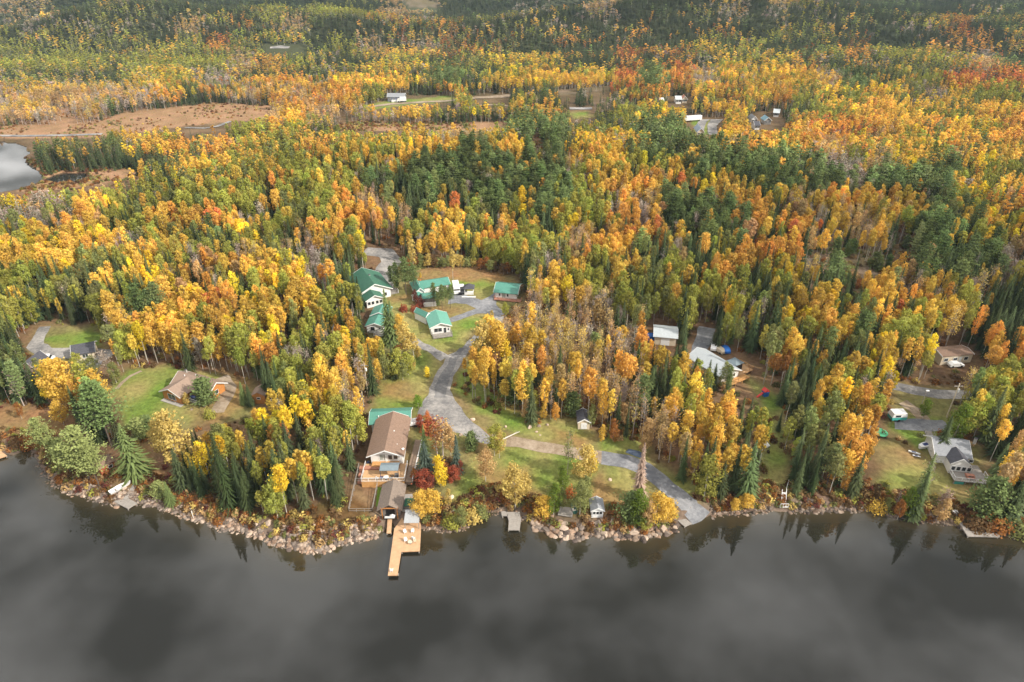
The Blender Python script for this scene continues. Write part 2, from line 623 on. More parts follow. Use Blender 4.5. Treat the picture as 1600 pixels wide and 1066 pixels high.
# ------------------------------------------------------------------ water
def water_mat(name, body, bump, wscale):
    m = bpy.data.materials.new(name)
    m.use_nodes = True
    t = m.node_tree
    b = t.nodes['Principled BSDF']
    b.inputs['Roughness'].default_value = 0.025
    b.inputs['IOR'].default_value = 1.5
    b.inputs['Specular IOR Level'].default_value = 0.58
    g = nd(t, 'ShaderNodeNewGeometry')
    n = nd(t, 'ShaderNodeTexNoise'); n.inputs['Scale'].default_value = wscale; n.inputs['Detail'].default_value = 3
    mp = nd(t, 'ShaderNodeMapping'); mp.inputs['Scale'].default_value = (0.6, 1.0, 1.0)
    t.links.new(g.outputs['Position'], mp.inputs['Vector'])
    t.links.new(mp.outputs[0], n.inputs['Vector'])
    n2 = nd(t, 'ShaderNodeTexNoise'); n2.inputs['Scale'].default_value = 0.022; n2.inputs['Detail'].default_value = 3
    t.links.new(g.outputs['Position'], n2.inputs['Vector'])
    r2 = nd(t, 'ShaderNodeMapRange'); r2.inputs['From Min'].default_value = 0.4; r2.inputs['From Max'].default_value = 0.65
    r2.inputs['To Min'].default_value = 0.2; r2.inputs['To Max'].default_value = 1.0
    t.links.new(n2.outputs['Fac'], r2.inputs['Value'])
    st = nd(t, 'ShaderNodeMath', operation='MULTIPLY'); st.inputs[1].default_value = bump
    t.links.new(r2.outputs[0], st.inputs[0])
    bp = nd(t, 'ShaderNodeBump'); bp.inputs['Distance'].default_value = 0.05
    t.links.new(st.outputs[0], bp.inputs['Strength'])
    t.links.new(n.outputs['Fac'], bp.inputs['Height'])
    t.links.new(bp.outputs[0], b.inputs['Normal'])
    b.inputs['Base Color'].default_value = body + (1,)
    return m


M_LAKE = water_mat('lake_water', (0.014, 0.014, 0.010), 0.035, 1.1)
# lake: the sheet stops under the bank so the pond can lie higher
xs = [p[0] for p in SHORE]
WS = [(-2500.0, 250.0)] + [p for p in SHORE if abs(p[0]) < 400] + [(2500.0, 160.0)]
WR = [(7.0, (.06, .048, .028)), (0.3, (.06, .048, .028)), (-1.5, (.042, .034, .02)), (-4.0, (.024, .022, .015)), (-9.0, (.015, .015, .012)), (-24.0, (.014, .014, .012)), (None, (.014, .014, .012))]
wv = [(x, (y + o_ if o_ is not None else -2500.0), 0.0) for o_, c_ in WR for x, y in WS]
nW = len(WS)
wf_ = [(j * nW + i, (j + 1) * nW + i, (j + 1) * nW + i + 1, j * nW + i + 1) for j in range(len(WR) - 1) for i in range(nW - 1)]
lo = MB().add(wv, wf_).build('lake_water', M_LAKE)
if lo.data.polygons[0].normal.z < 0:
    lo.data.flip_normals()
wc = lo.data.color_attributes.new('bed', 'FLOAT_COLOR', 'POINT')
wc.data.foreach_set('color', np.array([list(c_) + [1] for o_, c_ in WR for _ in WS], np.float32).ravel())
bedn = attr_col(M_LAKE.node_tree, 'bed')
M_LAKE.node_tree.links.new(bedn.outputs['Color'], M_LAKE.node_tree.nodes['Principled BSDF'].inputs['Base Color'])
tag(lo, 'calm dark grey lake', kind='structure')
M_POND = water_mat('pond_water', (0.03, 0.03, 0.025), 0.12, 0.8)
for nm, P in (('pond_water', POND), ('pond_water', POOL)):
    A = np.array(P); c = A.mean(0)
    P2 = [(c[0] + (x - c[0]) * 1.04, c[1] + (y - c[1]) * 1.04, POND_Z) for x, y in P]
    o = MB().add(P2, [tuple(range(len(P2)))]).build(nm, M_POND)
    if o.data.polygons[0].normal.z < 0:
        o.data.flip_normals()
    tag(o, 'pale pond in the reeds', kind='structure')


# ------------------------------------------------------------------ roads and paths, draped
def gravel(name, c0, c1, sc=1.2):
    m = bpy.data.materials.new(name)
    m.use_nodes = True
    t = m.node_tree
    b = t.nodes['Principled BSDF']
    b.inputs['Roughness'].default_value = 0.95
    b.inputs['Specular IOR Level'].default_value = 0.15
    g = nd(t, 'ShaderNodeNewGeometry')
    n = nd(t, 'ShaderNodeTexNoise'); n.inputs['Scale'].default_value = sc; n.inputs['Detail'].default_value = 9; n.inputs['Roughness'].default_value = 0.7
    n2 = nd(t, 'ShaderNodeTexNoise'); n2.inputs['Scale'].default_value = 0.16; n2.inputs['Detail'].default_value = 3
    t.links.new(g.outputs['Position'], n.inputs['Vector']); t.links.new(g.outputs['Position'], n2.inputs['Vector'])
    ad = nd(t, 'ShaderNodeMath', operation='ADD'); t.links.new(n.outputs['Fac'], ad.inputs[0]); t.links.new(n2.outputs['Fac'], ad.inputs[1])
    r = nd(t, 'ShaderNodeValToRGB')
    r.color_ramp.elements[0].position = 0.42; r.color_ramp.elements[0].color = c0 + (1,)
    r.color_ramp.elements[1].position = 0.62; r.color_ramp.elements[1].color = c1 + (1,)
    hf = nd(t, 'ShaderNodeMath', operation='MULTIPLY'); hf.inputs[1].default_value = 0.5
    t.links.new(ad.outputs[0], hf.inputs[0]); t.links.new(hf.outputs[0], r.inputs[0])
    t.links.new(r.outputs[0], b.inputs['Base Color'])
    bp = nd(t, 'ShaderNodeBump'); bp.inputs['Strength'].default_value = 0.5; bp.inputs['Distance'].default_value = 0.08
    t.links.new(n.outputs['Fac'], bp.inputs['Height']); t.links.new(bp.outputs[0], b.inputs['Normal'])
    return m


M_GRAVEL = gravel('grey_gravel', (0.17, 0.165, 0.165), (0.40, 0.375, 0.35))
M_BLUEG = gravel('blue_grey_gravel', (0.15, 0.155, 0.17), (0.31, 0.31, 0.32))
M_TRACK = gravel('sandy_track', (0.24, 0.18, 0.12), (0.42, 0.34, 0.26))
ROADS = []


def gz(xs, ys_):
    return height(np.array(xs), np.array(ys_))


def drape(name, poly, m, lift=0.07, step=1.0, label=None, wob=0.35):
    """a sheet that follows the terrain inside the outline"""
    P = []
    n = len(poly)
    for i in range(n):
        a_, b_ = np.array(poly[i]), np.array(poly[(i + 1) % n])
        L = np.hypot(*(b_ - a_))
        k = max(1, int(L / (step * 1.5)))
        for j in range(k):
            P.append(a_ + (b_ - a_) * j / k)
    P = np.array(P)
    if wob:
        P[:, 0] += (vnoise(P[:, 0], P[:, 1], 3.0, 2) - 0.5) * 2 * wob
        P[:, 1] += (vnoise(P[:, 0], P[:, 1], 3.0, 3) - 0.5) * 2 * wob
    gx, gy = np.meshgrid(np.arange(P[:, 0].min(), P[:, 0].max(), step), np.arange(P[:, 1].min(), P[:, 1].max(), step))
    gx, gy = gx.ravel() + 0.13, gy.ravel() + 0.17
    k = in_poly(gx, gy, P) & (seg_dist(gx, gy, P, True) > step * 0.4)
    pts = [Vector(p) for p in P] + [Vector(p) for p in zip(gx[k], gy[k])]
    vs, es, fs, *_ = delaunay_2d_cdt(pts, [], [tuple(range(len(P)))], 1, 1e-4)
    X = np.array([v.x for v in vs]); Y = np.array([v.y for v in vs])
    H = height(X, Y) + lift
    me = bpy.data.meshes.new(name)
    me.from_pydata([(x, y, z) for x, y, z in zip(X, Y, H)], [], [tuple(f) for f in fs])
    me.materials.append(m)
    me.update()
    if len(me.polygons) and sum(p.normal.z for p in me.polygons) < 0:
        me.flip_normals()
    me.polygons.foreach_set('use_smooth', [True] * len(me.polygons))
    o = link(bpy.data.objects.new(name, me))
    tag(o, label, kind='structure')
    ROADS.append(P)
    return o


def strip(name, pts, m, lift=0.07, step=1.0, label=None, wob=.35):
    """road along photo points (px, py, width in metres)"""
    C = [at(p[0], p[1])[:2] for p in pts]
    Wd = [p[2] for p in pts]
    L, Rr = [], []
    for i in range(len(C)):
        a_ = np.array(C[max(0, i - 1)]); b_ = np.array(C[min(len(C) - 1, i + 1)])
        d = (b_ - a_) / (np.hypot(*(b_ - a_)) + 1e-9)
        nrm = np.array([-d[1], d[0]])
        L.append(tuple(np.array(C[i]) + nrm * Wd[i] / 2)); Rr.append(tuple(np.array(C[i]) - nrm * Wd[i] / 2))
    return drape(name, L + Rr[::-1], m, lift, step, label, wob)


PT = atv
drape('driveway', PT([(700, 556), (718, 548), (735, 530), (752, 520), (768, 516), (742, 540), (722, 565), (708, 590), (703, 610), (716, 632), (728, 650), (740, 662),
                      (750, 668), (765, 682), (770, 696), (742, 690), (722, 678), (700, 674), (668, 652), (650, 648), (654, 640), (668, 618), (678, 590), (692, 568)]),
      M_GRAVEL, 0.075, label='wide grey gravel driveway down to the lodge')
strip('wheel_track', [(722, 545, 1.6), (708, 562, 2.2), (697, 585, 2.8), (690, 605, 3.4), (688, 622, 3.0)], gravel('packed_gravel', (0.12, 0.12, 0.125), (0.26, 0.25, 0.245)), 0.085, .8, 'darker packed wheel track down the middle of the driveway', .5)
strip('driveway', [(696, 560, 3.5), (672, 546, 3.2), (655, 540, 3.0), (640, 528, 2.6)], M_GRAVEL, 0.060, label='narrow gravel spur towards the lower cabins')
drape('driveway', PT([(704, 458), (716, 455), (735, 464), (752, 470), (768, 462), (776, 455), (776, 468), (774, 476), (790, 490), (778, 497), (762, 490), (745, 491),
                      (720, 500), (702, 505), (700, 497), (722, 490), (744, 482), (728, 475), (712, 474), (700, 476)]),
      M_BLUEG, 0.065, label='blue grey gravel yard between the green roofed cabins')
strip('driveway', [(778, 494, 4.5), (774, 507, 4.2), (757, 520, 4.2), (745, 530, 4)], M_GRAVEL, 0.055, label='gravel bend joining the yard to the driveway')
strip('driveway', [(604, 458, 6), (597, 436, 7), (603, 420, 8), (612, 408, 8), (603, 396, 8), (570, 392, 6)], M_GRAVEL, 0.06, label='dirt lane in from the forest behind the big green roof')
strip('footpath', [(766, 686, 4.0), (800, 690, 3.6), (830, 696, 3.4), (865, 702, 3.4), (900, 708, 3.6), (935, 714, 4.0), (962, 718, 4)], M_TRACK, 0.05, label='sandy track across the lawn')
strip('driveway', [(940, 715, 4.2), (980, 722, 4.6), (1010, 734, 4.4), (1035, 752, 4.4), (1060, 775, 4.4), (1085, 800, 5), (1098, 812, 6)], M_BLUEG, 0.065, label='grey gravel boat launch lane down to the water')
strip('driveway', [(72, 510, 3.5), (62, 525, 3.6), (56, 540, 4.5), (70, 550, 5), (110, 552, 6), (150, 553, 6), (175, 556, 5)], M_GRAVEL, 0.06, label='gravel drive curling round the left lawn')
strip('driveway', [(120, 568, 9), (160, 566, 9)], M_BLUEG, 0.055, label='dark parking pad behind the yellow trees')
strip('footpath', [(182, 608, 1.0), (190, 598, 1.0), (205, 588, 1.0), (222, 580, 1.0)], M_TRACK, 0.05, label='thin worn footpath beside the log cottage')
strip('driveway', [(345, 590, 4), (358, 605, 4), (350, 625, 4), (340, 645, 3.5)], M_TRACK, 0.05, label='worn dirt drive beside the log cottage')
strip('driveway', [(1395, 603, 4), (1430, 611, 4), (1462, 616, 4), (1500, 618, 4), (1540, 616, 4)], M_GRAVEL, 0.06, label='gravel road passing under the trees on the right')
drape('driveway', PT([(1396, 655), (1430, 654), (1472, 657), (1490, 672), (1450, 674), (1400, 672)]), M_BLUEG, 0.06, label='dark gravel parking pad by the camper')
strip('driveway', [(1410, 628, 3), (1430, 642, 3.4), (1445, 656, 3.5)], M_TRACK, 0.05, label='dirt ramp to the parking pad')
strip('driveway', [(1105, 512, 5), (1100, 530, 5), (1092, 548, 4.5), (1088, 562, 4)], M_BLUEG, 0.06, label='gravel drive behind the white house')
strip('driveway', [(575, 168, 6), (610, 163, 6), (660, 160, 6), (700, 158, 6), (745, 153, 7), (800, 150, 7)], M_TRACK, 0.25, 4.0, label='far gravel road by the field')
strip('driveway', [(740, 166, 5), (770, 164, 6), (800, 166, 5)], M_TRACK, 0.25, 4.0, label='far loop of pale road')
strip('driveway', [(1092, 210, 6), (1094, 197, 6), (1100, 188, 6), (1120, 187, 9), (1112, 197, 6), (1115, 212, 7)], M_GRAVEL, 0.25, 3.0, label='far driveway loop round a green lawn')
strip('driveway', [(422, 75, 5), (438, 74, 8), (452, 75, 5)], M_GRAVEL, 0.4, 4.0, label='distant bare clearing')
strip('driveway', [(250, 133, 8), (330, 131, 8), (420, 133, 8)], M_GRAVEL, 0.4, 8.0, label='distant grey road')
strip('driveway', [(360, 190, 3), (340, 198, 3), (320, 201, 3), (290, 200, 3)], M_GRAVEL, 0.3, 4.0, label='pale track skirting the bog')
strip('driveway', [(-60, 214, 5), (40, 213, 5), (110, 212, 5), (160, 210, 5)], M_GRAVEL, 0.3, 4.0, label='causeway road beyond the pond')
strip('driveway', [(890, 170, 7), (925, 170, 7)], M_GRAVEL, 0.3, 4.0, label='distant bit of gravel road')
# ------------------------------------------------------------------ buildings
BUILT = []
LAND = {}       # landmark name -> (x, y), used to word the tree and boulder labels
M_GREEN = mat('green_metal_roof', (0.085, 0.27, 0.21), 0.45, 0.10, 1.5, 'rib', freq=.8, dark=0.55, spec=0.5)
M_GREENX = mat('green_metal_roof_cross', (0.085, 0.27, 0.21), 0.45, 0.10, 1.5, 'rib', freq=.8, dark=0.55, axis='X', spec=0.5)
M_DKGREEN = mat('dark_green_roof', (0.05, 0.15, 0.10), 0.6, 0.15, 1.5, 'rib', freq=1.0, dark=0.75)
M_BROWN = mat('brown_shingles', (0.25, 0.165, 0.12), 0.9, 0.22, 2.5, 'rib', freq=1.4, dark=0.8, axis='Y')
M_TAN = mat('tan_shingles', (0.30, 0.215, 0.165), 0.9, 0.14, 2.5, 'rib', freq=1.4, dark=0.85, axis='Y')
M_GREYSH = mat('grey_shingles', (0.27, 0.28, 0.30), 0.9, 0.16, 2.5, 'rib', freq=1.4, dark=0.82, axis='Y')
M_DKSH = mat('charcoal_shingles', (0.085, 0.085, 0.10), 0.9, 0.25, 2.0, 'rib', freq=1.4, dark=0.8, axis='Y')
M_LTMETAL = mat('light_grey_metal', (0.50, 0.54, 0.56), 0.4, 0.10, 1.5, 'rib', freq=.8, dark=0.55, spec=0.5)
M_WHITE = mat('white_siding', (0.78, 0.77, 0.75), 0.6, 0.05, 2.0, 'rib', freq=1.6, dark=0.86, axis='Z')
M_TRIM = mat('white_trim', (0.80, 0.80, 0.79), 0.5, 0.04)
M_CREAM = mat('cream_siding', (0.66, 0.56, 0.42), 0.7, 0.06, 2.0, 'rib', freq=1.6, dark=0.86, axis='Z')
M_LOG = mat('orange_log_wall', (0.56, 0.24, 0.07), 0.6, 0.16, 2.0, 'rib', freq=1.1, dark=0.55, axis='Z')
M_DECK = mat('orange_deck_boards', (0.58, 0.36, 0.19), 0.7, 0.16, 1.5, 'rib', freq=1.6, dark=0.68, axis='Y')
M_DOCK = mat('cedar_dock_boards', (0.56, 0.35, 0.20), 0.75, 0.18, 1.2, 'rib', freq=1.3, dark=0.72, axis='Y')
M_SKIRT = mat('orange_plank_wall', (0.60, 0.32, 0.12), 0.7, 0.15, 1.5, 'rib', freq=1.0, dark=0.65, axis='Z')
M_GREYWOOD = mat('weathered_boards', (0.33, 0.30, 0.27), 0.9, 0.2, 2.0, 'rib', freq=1.3, dark=0.6, axis='Y')
M_PINK = mat('redwood_deck', (0.47, 0.22, 0.15), 0.8, 0.15, 2.0, 'rib', freq=1.3, dark=0.7, axis='Y')
M_GLASS = mat('dark_window_glass', (0.03, 0.035, 0.04), 0.08, 0.05, 1.0, spec=0.8)
M_CURT = mat('pale_curtained_glass', (0.32, 0.36, 0.34), 0.15, 0.1, 2.0, spec=0.7)
M_CONC = mat('concrete', (0.38, 0.36, 0.33), 0.9, 0.12, 1.5)
M_STEEL = mat('dark_steel', (0.08, 0.08, 0.09), 0.5, 0.1)
M_BLUE = mat('blue_tarp', (0.03, 0.16, 0.55), 0.5, 0.15, 2.0)
M_NAVY = mat('navy_paint', (0.03, 0.05, 0.18), 0.35, 0.1, 2.0, spec=0.5)
M_VANW = mat('white_paint', (0.80, 0.80, 0.80), 0.3, 0.03, 1.0, spec=0.5)
M_BLACKP = mat('black_paint', (0.02, 0.02, 0.022), 0.3, 0.1, spec=0.5)
M_TYRE = mat('tyre_rubber', (0.02, 0.02, 0.02), 0.8, 0.1)
M_TEAL = mat('teal_paint', (0.06, 0.36, 0.33), 0.4, 0.08, 1.0)
M_RED = mat('red_plastic', (0.55, 0.04, 0.03), 0.4, 0.08, 1.0)
M_YELLOW = mat('yellow_plastic', (0.75, 0.55, 0.05), 0.5, 0.08, 1.0)
M_GRASSBED = mat('bright_turf', (0.16, 0.26, 0.03), 0.95, 0.3, 2.0)
M_SLATE = mat('blue_grey_canopy', (0.20, 0.25, 0.28), 0.6, 0.12, 1.5, 'rib', freq=1.2, dark=0.8)


def place_front(name, fl, fr, label, cat, group=None, lift=0.0, land=None, depth=6.0, drop=None):
    """root at the front-left ground corner; local x runs along the front, local y goes back. Returns root, front width"""
    a = at(*fl); b = at(*fr)
    rz = math.atan2(b[1] - a[1], b[0] - a[0])
    w = math.hypot(b[0] - a[0], b[1] - a[1])
    c, s = math.cos(rz), math.sin(rz)
    cs = [(a[0] + c * u - s * v, a[1] + s * u + c * v) for u, v in ((0, 0), (w, 0), (w, depth), (0, depth))]
    zs = [h1(*q) for q in cs]
    z = (a[2] + b[2]) / 2 + lift
    r = empty(name, (a[0], a[1], z), rz)
    tag(r, label, cat, group)
    BUILT.append(cs)
    if land:
        LAND[land] = ((cs[0][0] + cs[2][0]) / 2, (cs[0][1] + cs[2][1]) / 2)
    return r, w


def gable(root, x0, y0, w, d, wh, rh, axis, wm, rm, o=0.45, zb=-1.2, z0=0.0, nm='wall', trim=True, oy=None):
    """one gabled block: wall body and roof; ridge along local y ('y': gable faces the front) or x"""
    oy = o if oy is None else oy
    th = 0.16
    if axis == 'y':
        u0, u1, a, b = x0, x0 + w, y0, y0 + d
    else:
        u0, u1, a, b = y0, y0 + d, x0, x0 + w
    um = (u0 + u1) / 2
    half = (u1 - u0) / 2
    s = rh / half
    body = [(u0, zb), (u1, zb), (u1, z0 + wh - .02), (um, z0 + wh + rh - .02), (u0, z0 + wh - .02)]
    W = MB().extrude(body, axis, a, b).build(nm, wm, root)
    top = [(u0 - o, z0 + wh - s * o), (um, z0 + wh + rh), (u1 + o, z0 + wh - s * o),
           (u1 + o, z0 + wh - s * o + th), (um, z0 + wh + rh + th), (u0 - o, z0 + wh - s * o + th)]
    Rf = MB().extrude(top, axis, a - oy, b + oy).build('roof', rm, root)
    if trim:   # bargeboards on the two gable ends
        for e, sg in ((a - oy, -1), (b + oy, 1)):
            e0, e1 = (e - .05, e + .02) if sg < 0 else (e - .02, e + .05)
            pr = [(u0 - o, z0 + wh - s * o - .08), (um, z0 + wh + rh - .10), (u1 + o, z0 + wh - s * o - .08),
                  (u1 + o, z0 + wh - s * o + th + .04), (um, z0 + wh + rh + th + .04), (u0 - o, z0 + wh - s * o + th + .04)]
            MB().extrude(pr, axis, e0, e1).build('fascia', M_TRIM, Rf)
    return W, Rf


def flat_box(root, nm, m, x0, y0, z0, x1, y1, z1):
    return MB().box(x0, y0, z0, x1, y1, z1).build(nm, m, root)


def window(root, face, pos, z, w, h, line, glass=None, door=False):
    """face: front/back (line = local y, pos = local x) or left/right (line = local x, pos = local y)"""
    glass = glass or M_GLASS
    sg = -1 if face in ('front', 'left') else 1
    f, p = MB(), MB()
    t = .09
    def bx(mb, u0, z0, u1, z1, d0, d1):
        l0, l1 = sorted((line + sg * d0, line + sg * d1))
        if face in ('front', 'back'):
            mb.box(u0, l0, z0, u1, l1, z1)
        else:
            mb.box(l0, u0, z0, l1, u1, z1)
    bx(f, pos - w / 2 - t, z - t, pos - w / 2, z + h + t, .0, .09)
    bx(f, pos + w / 2, z - t, pos + w / 2 + t, z + h + t, .0, .09)
    bx(f, pos - w / 2, z + h, pos + w / 2, z + h + t, .0, .09)
    bx(f, pos - w / 2, z - t, pos + w / 2, z, .0, .11)
    if w > 1.3:
        bx(f, pos - .04, z, pos + .04, z + h, .03, .08)
    fr = f.build('door_frame' if door else 'window', M_TRIM, root)
    bx(p, pos - w / 2, z, pos + w / 2, z + h, .005, .045)
    p.build('pane', glass, fr)
    return fr


def door(root, face, pos, z, w, h, line, m=None):
    sg = -1 if face in ('front', 'left') else 1
    d = MB()
    l0, l1 = sorted((line, line + sg * .07))
    if face in ('front', 'back'):
        d.box(pos - w / 2, l0, z, pos + w / 2, l1, z + h)
    else:
        d.box(l0, pos - w / 2, z, l1, pos + w / 2, z + h)
    o = d.build('door', m or M_TRIM, root)
    k = MB()
    u = pos + w * .38
    l0, l1 = sorted((line + sg * .07, line + sg * .13))
    if face in ('front', 'back'):
        k.box(u - .05, l0, z + 1.0, u + .05, l1, z + 1.1)
    else:
        k.box(l0, u - .05, z + 1.0, l1, u + .05, z + 1.1)
    k.build('handle', M_STEEL, o)
    return o


def deck(root, x0, y0, x1, y1, z, rails='flr', m=None, rm=None, zb=-1.5, rail_h=1.0, skirt=None, post=True, nm='deck', infill=True):
    m = m or M_DECK
    rm = rm or M_TRIM
    D = MB().box(x0, y0, z - .15, x1, y1, z)
    D.build(nm, m, root)
    if skirt:
        q = MB()
        q.box(x0 + .05, y0 + .05, zb, x1 - .05, y0 + .15, z - .16).box(x0 + .05, y0 + .15, zb, x0 + .15, y1, z - .16).box(x1 - .15, y0 + .15, zb, x1 - .05, y1, z - .16)
        q.build('skirt_wall', skirt, root)
    elif post:
        q = MB()
        n = max(2, int((x1 - x0) / 2.4) + 1)
        for i in range(n):
            u = x0 + .15 + (x1 - x0 - .3) * i / (n - 1)
            q.box(u - .08, y0 + .1, zb, u + .08, y0 + .26, z - .16)
        q.build('support_posts', m, root)
    rl = MB()
    segs = []
    if 'f' in rails: segs.append(((x0 + .05, y0 + .05), (x1 - .05, y0 + .05)))
    if 'l' in rails: segs.append(((x0 + .05, y0 + .05), (x0 + .05, y1 - .1)))
    if 'r' in rails: segs.append(((x1 - .05, y0 + .05), (x1 - .05, y1 - .1)))
    if 'b' in rails: segs.append(((x0 + .05, y1 - .05), (x1 - .05, y1 - .05)))
    for (ax, ay), (bx_, by) in segs:
        L = math.hypot(bx_ - ax, by - ay)
        n = max(1, round(L / 1.6))
        rl.bar((ax, ay, z + rail_h), (bx_, by, z + rail_h), .055, k=4)
        rl.bar((ax, ay, z + .12), (bx_, by, z + .12), .04, k=4)
        for i in range(n + 1):
            f = i / n
            rl.bar((ax + (bx_ - ax) * f, ay + (by - ay) * f, z - .1), (ax + (bx_ - ax) * f, ay + (by - ay) * f, z + rail_h), .055, k=4)
        if infill:
            k = int(L / .32)
            for i in range(k):
                f = (i + .5) / k
                rl.bar((ax + (bx_ - ax) * f, ay + (by - ay) * f, z + .12), (ax + (bx_ - ax) * f, ay + (by - ay) * f, z + rail_h), .018, k=3)
    if segs:
        rl.build('railing', rm, root)


def chimney(root, x, y, z0, z1, s=.45, m=None):
    o = MB().box(x - s / 2, y - s / 2, z0, x + s / 2, y + s / 2, z1).build('chimney', m or M_CONC, root)
    MB().box(x - s / 2 - .06, y - s / 2 - .06, z1, x + s / 2 + .06, y + s / 2 + .06, z1 + .1).build('chimney_cap', M_STEEL, o)


def vent(root, x, y, z):
    MB().lathe([(.09, z - .5), (.09, z + .35), (.16, z + .36), (.16, z + .48), (.03, z + .55)], 8, x, y).build('vent_pipe', M_TRIM, root)


# --- the lodge with its tall deck, above the dock
r, w = place_front('lodge', (581.5, 731), (630, 731), 'long white lodge with brown ridged roof and lake-facing gable above the dock', 'house', land='the long lodge', depth=14)
LODGE = r
lz = r.location.z
W_ = w
gable(r, 0, 0, w, 12.6, 4.7, 1.55, 'y', M_WHITE, M_BROWN, o=.75, oy=1.5)
window(r, 'front', w * .40, 2.4, 1.7, 1.7, 0, M_CURT)
window(r, 'front', w * .62, 2.6, .9, 1.3, 0)
window(r, 'front', w * .79, 2.7, .9, 1.1, 0)
for sg in (-1, 1):   # raking clerestory lights under the gable
    q = MB()
    xm = w / 2
    xs_ = [xm + sg * .35, xm + sg * 2.4]
    q.extrude([(min(xs_), 4.65), (max(xs_), 4.65), (max(xs_), 4.75 if sg > 0 else 5.55), (min(xs_), 5.55 if sg > 0 else 4.75)], 'y', -.06, -.01)
    q.build('gable_window', M_GLASS, r)
MB().box(w / 2 - .28, -.14, 2.0, w / 2 + .1, -.01, 6.0).build('gable_post', M_TRIM, r)
MB().box(.3, -1.6, 1.3, w * .9, -.01, 2.0).build('balcony_base', M_SKIRT, r)
for k, (u, v) in enumerate(((.9, 4.0), (.93, 8.2), (.1, 7.0))):
    window(r, 'right', v, 2.2, 1.1, 1.1, w) if u > .5 else window(r, 'left', v, 2.2, 1.1, 1.1, 0)
vent(r, w * .82, 2.2, 4.9); vent(r, w * .66, 6.5, 5.6)
# satellite dish on the right slope
MB().bar((w + .3, .6, 4.2), (w + .3, .6, 5.1), .04).lathe([(.02, 5.05), (.3, 5.15), (.34, 5.25)], 10, w + .3, .6).build('satellite_dish', M_TRIM, r)
deck(r, -1.4, -6.3, w + 1.2, -.02, 1.3, 'flr', M_DECK, M_TRIM, zb=-4.5, skirt=M_SKIRT)
BUILT.append([(r.location.x - 2, r.location.y - 9), (r.location.x + w + 2, r.location.y - 9), (r.location.x + w + 2, r.location.y), (r.location.x - 2, r.location.y)])
# boardwalk on the right of the lodge
wk = empty('boardwalk', (r.location.x + w + 1.25, r.location.y - 6.0, lz), -R(2))
tag(wk, 'raised wooden boardwalk with handrail along the right wall of the lodge', 'walkway')
MB().box(0, 0, .1, 1.9, 20.5, .95).build('walk_boards', mat('brown_boards', (0.25, 0.18, 0.13), .9, .2, 2, 'rib', freq=1.4, dark=.7, axis='Y'), wk)
q = MB().bar((1.85, .1, 1.95), (1.85, 15.4, 1.95), .07, k=4).bar((1.85, .1, 1.45), (1.85, 15.4, 1.45), .05, k=4)
for i in range(8):
    q.bar((1.85, .1 + i * 2.18, .9), (1.85, .1 + i * 2.18, 1.95), .05, k=4)
q.build('handrail', M_TRIM, wk)

# things on the lodge deck
def loc(root, x, y, z):
    return root.matrix_basis @ Vector((x, y, z))


def thing_at(name, root, x, y, z, label, cat, group=None, rz=0):
    p = loc(root, x, y, z)
    return tag(empty(name, p, root.rotation_euler.z + rz), label, cat, group)


def table(name, root, x, y, z, label, rx=.7, m=None, hgt=.75, group=None):
    t = thing_at(name, root, x, y, z, label, 'table', group)
    MB().lathe([(rx, hgt - .05), (rx, hgt)], 14).build('table_top', m or M_TRIM, t)
    MB().lathe([(.28, .0), (.06, .08), (.05, hgt - .05)], 10).build('pedestal', M_STEEL, t)
    return t


def chair(name, root, x, y, z, rz, label, group, m):
    t = thing_at(name, root, x, y, z, label, 'chair', group, rz)
    MB().box(-.28, -.28, .36, .28, .28, .44).build('seat', m, t)
    MB().box(-.28, .2, .44, .28, .28, .98).build('backrest', m, t)
    for sx in (-.25, .25):
        for sy in (-.25, .22):
            MB().box(sx - .03, sy - .03, 0, sx + .03, sy + .03, .36).build('leg', m, t)
    for sx in (-.3, .3):
        MB().box(sx - .04, -.28, .58, sx + .04, .24, .63).build('armrest', m, t)
    return t


cp = thing_at('pergola', LODGE, w * .5, -4.0, 1.3, 'slate grey canopy on posts standing on the lodge deck', 'canopy')
MB().extrude([(-1.4, 2.35), (.0, 2.75), (1.4, 2.35), (1.4, 2.47), (0, 2.87), (-1.4, 2.47)], 'x', -.8, 3.5).build('canopy_roof', M_SLATE, cp)
for x_ in (-.7, 3.4):
    for y_ in (-1.3, 1.3):
        MB().box(x_ - .06, y_ - .06, 0, x_ + .06, y_ + .06, 2.38).build('post', M_STEEL, cp)
table('round_table', LODGE, w * .58, -5.6, 1.3, 'white round table in front of the slate canopy on the lodge deck', .62)
chair('deck_chair', LODGE, w * .44, -5.5, 1.3, R(90), 'navy armchair left of the white table on the lodge deck', 'chairs on the lodge deck', M_NAVY)
chair('deck_chair', LODGE, w * .74, -5.5, 1.3, R(-90), 'dark armchair right of the white table on the lodge deck', 'chairs on the lodge deck', M_STEEL)
chair('deck_chair', LODGE, w * .30, -5.6, 1.3, R(160), 'white armchair at the front left of the lodge deck', 'chairs on the lodge deck', M_TRIM)
bb = thing_at('barbecue', LODGE, w * .9, -4.9, 1.3, 'silver lidded barbecue at the right end of the canopy', 'barbecue')
MB().box(-.45, -.25, .1, .45, .25, .85).build('cabinet', M_STEEL, bb)
MB().extrude([(-.28, .86), (.28, .86), (.22, 1.12), (0, 1.22), (-.22, 1.12)], 'x', -.45, .45).build('lid', mat('brushed_steel', (.55, .55, .56), .3, .05, metal=.8), bb)
pl_ = thing_at('planter', LODGE, -1.0, -4.8, 1.3, 'flower planter with yellow blooms at the left deck rail', 'planter')
MB().box(-.25, -.7, 0, .25, .7, .45).build('box', M_DECK, pl_)

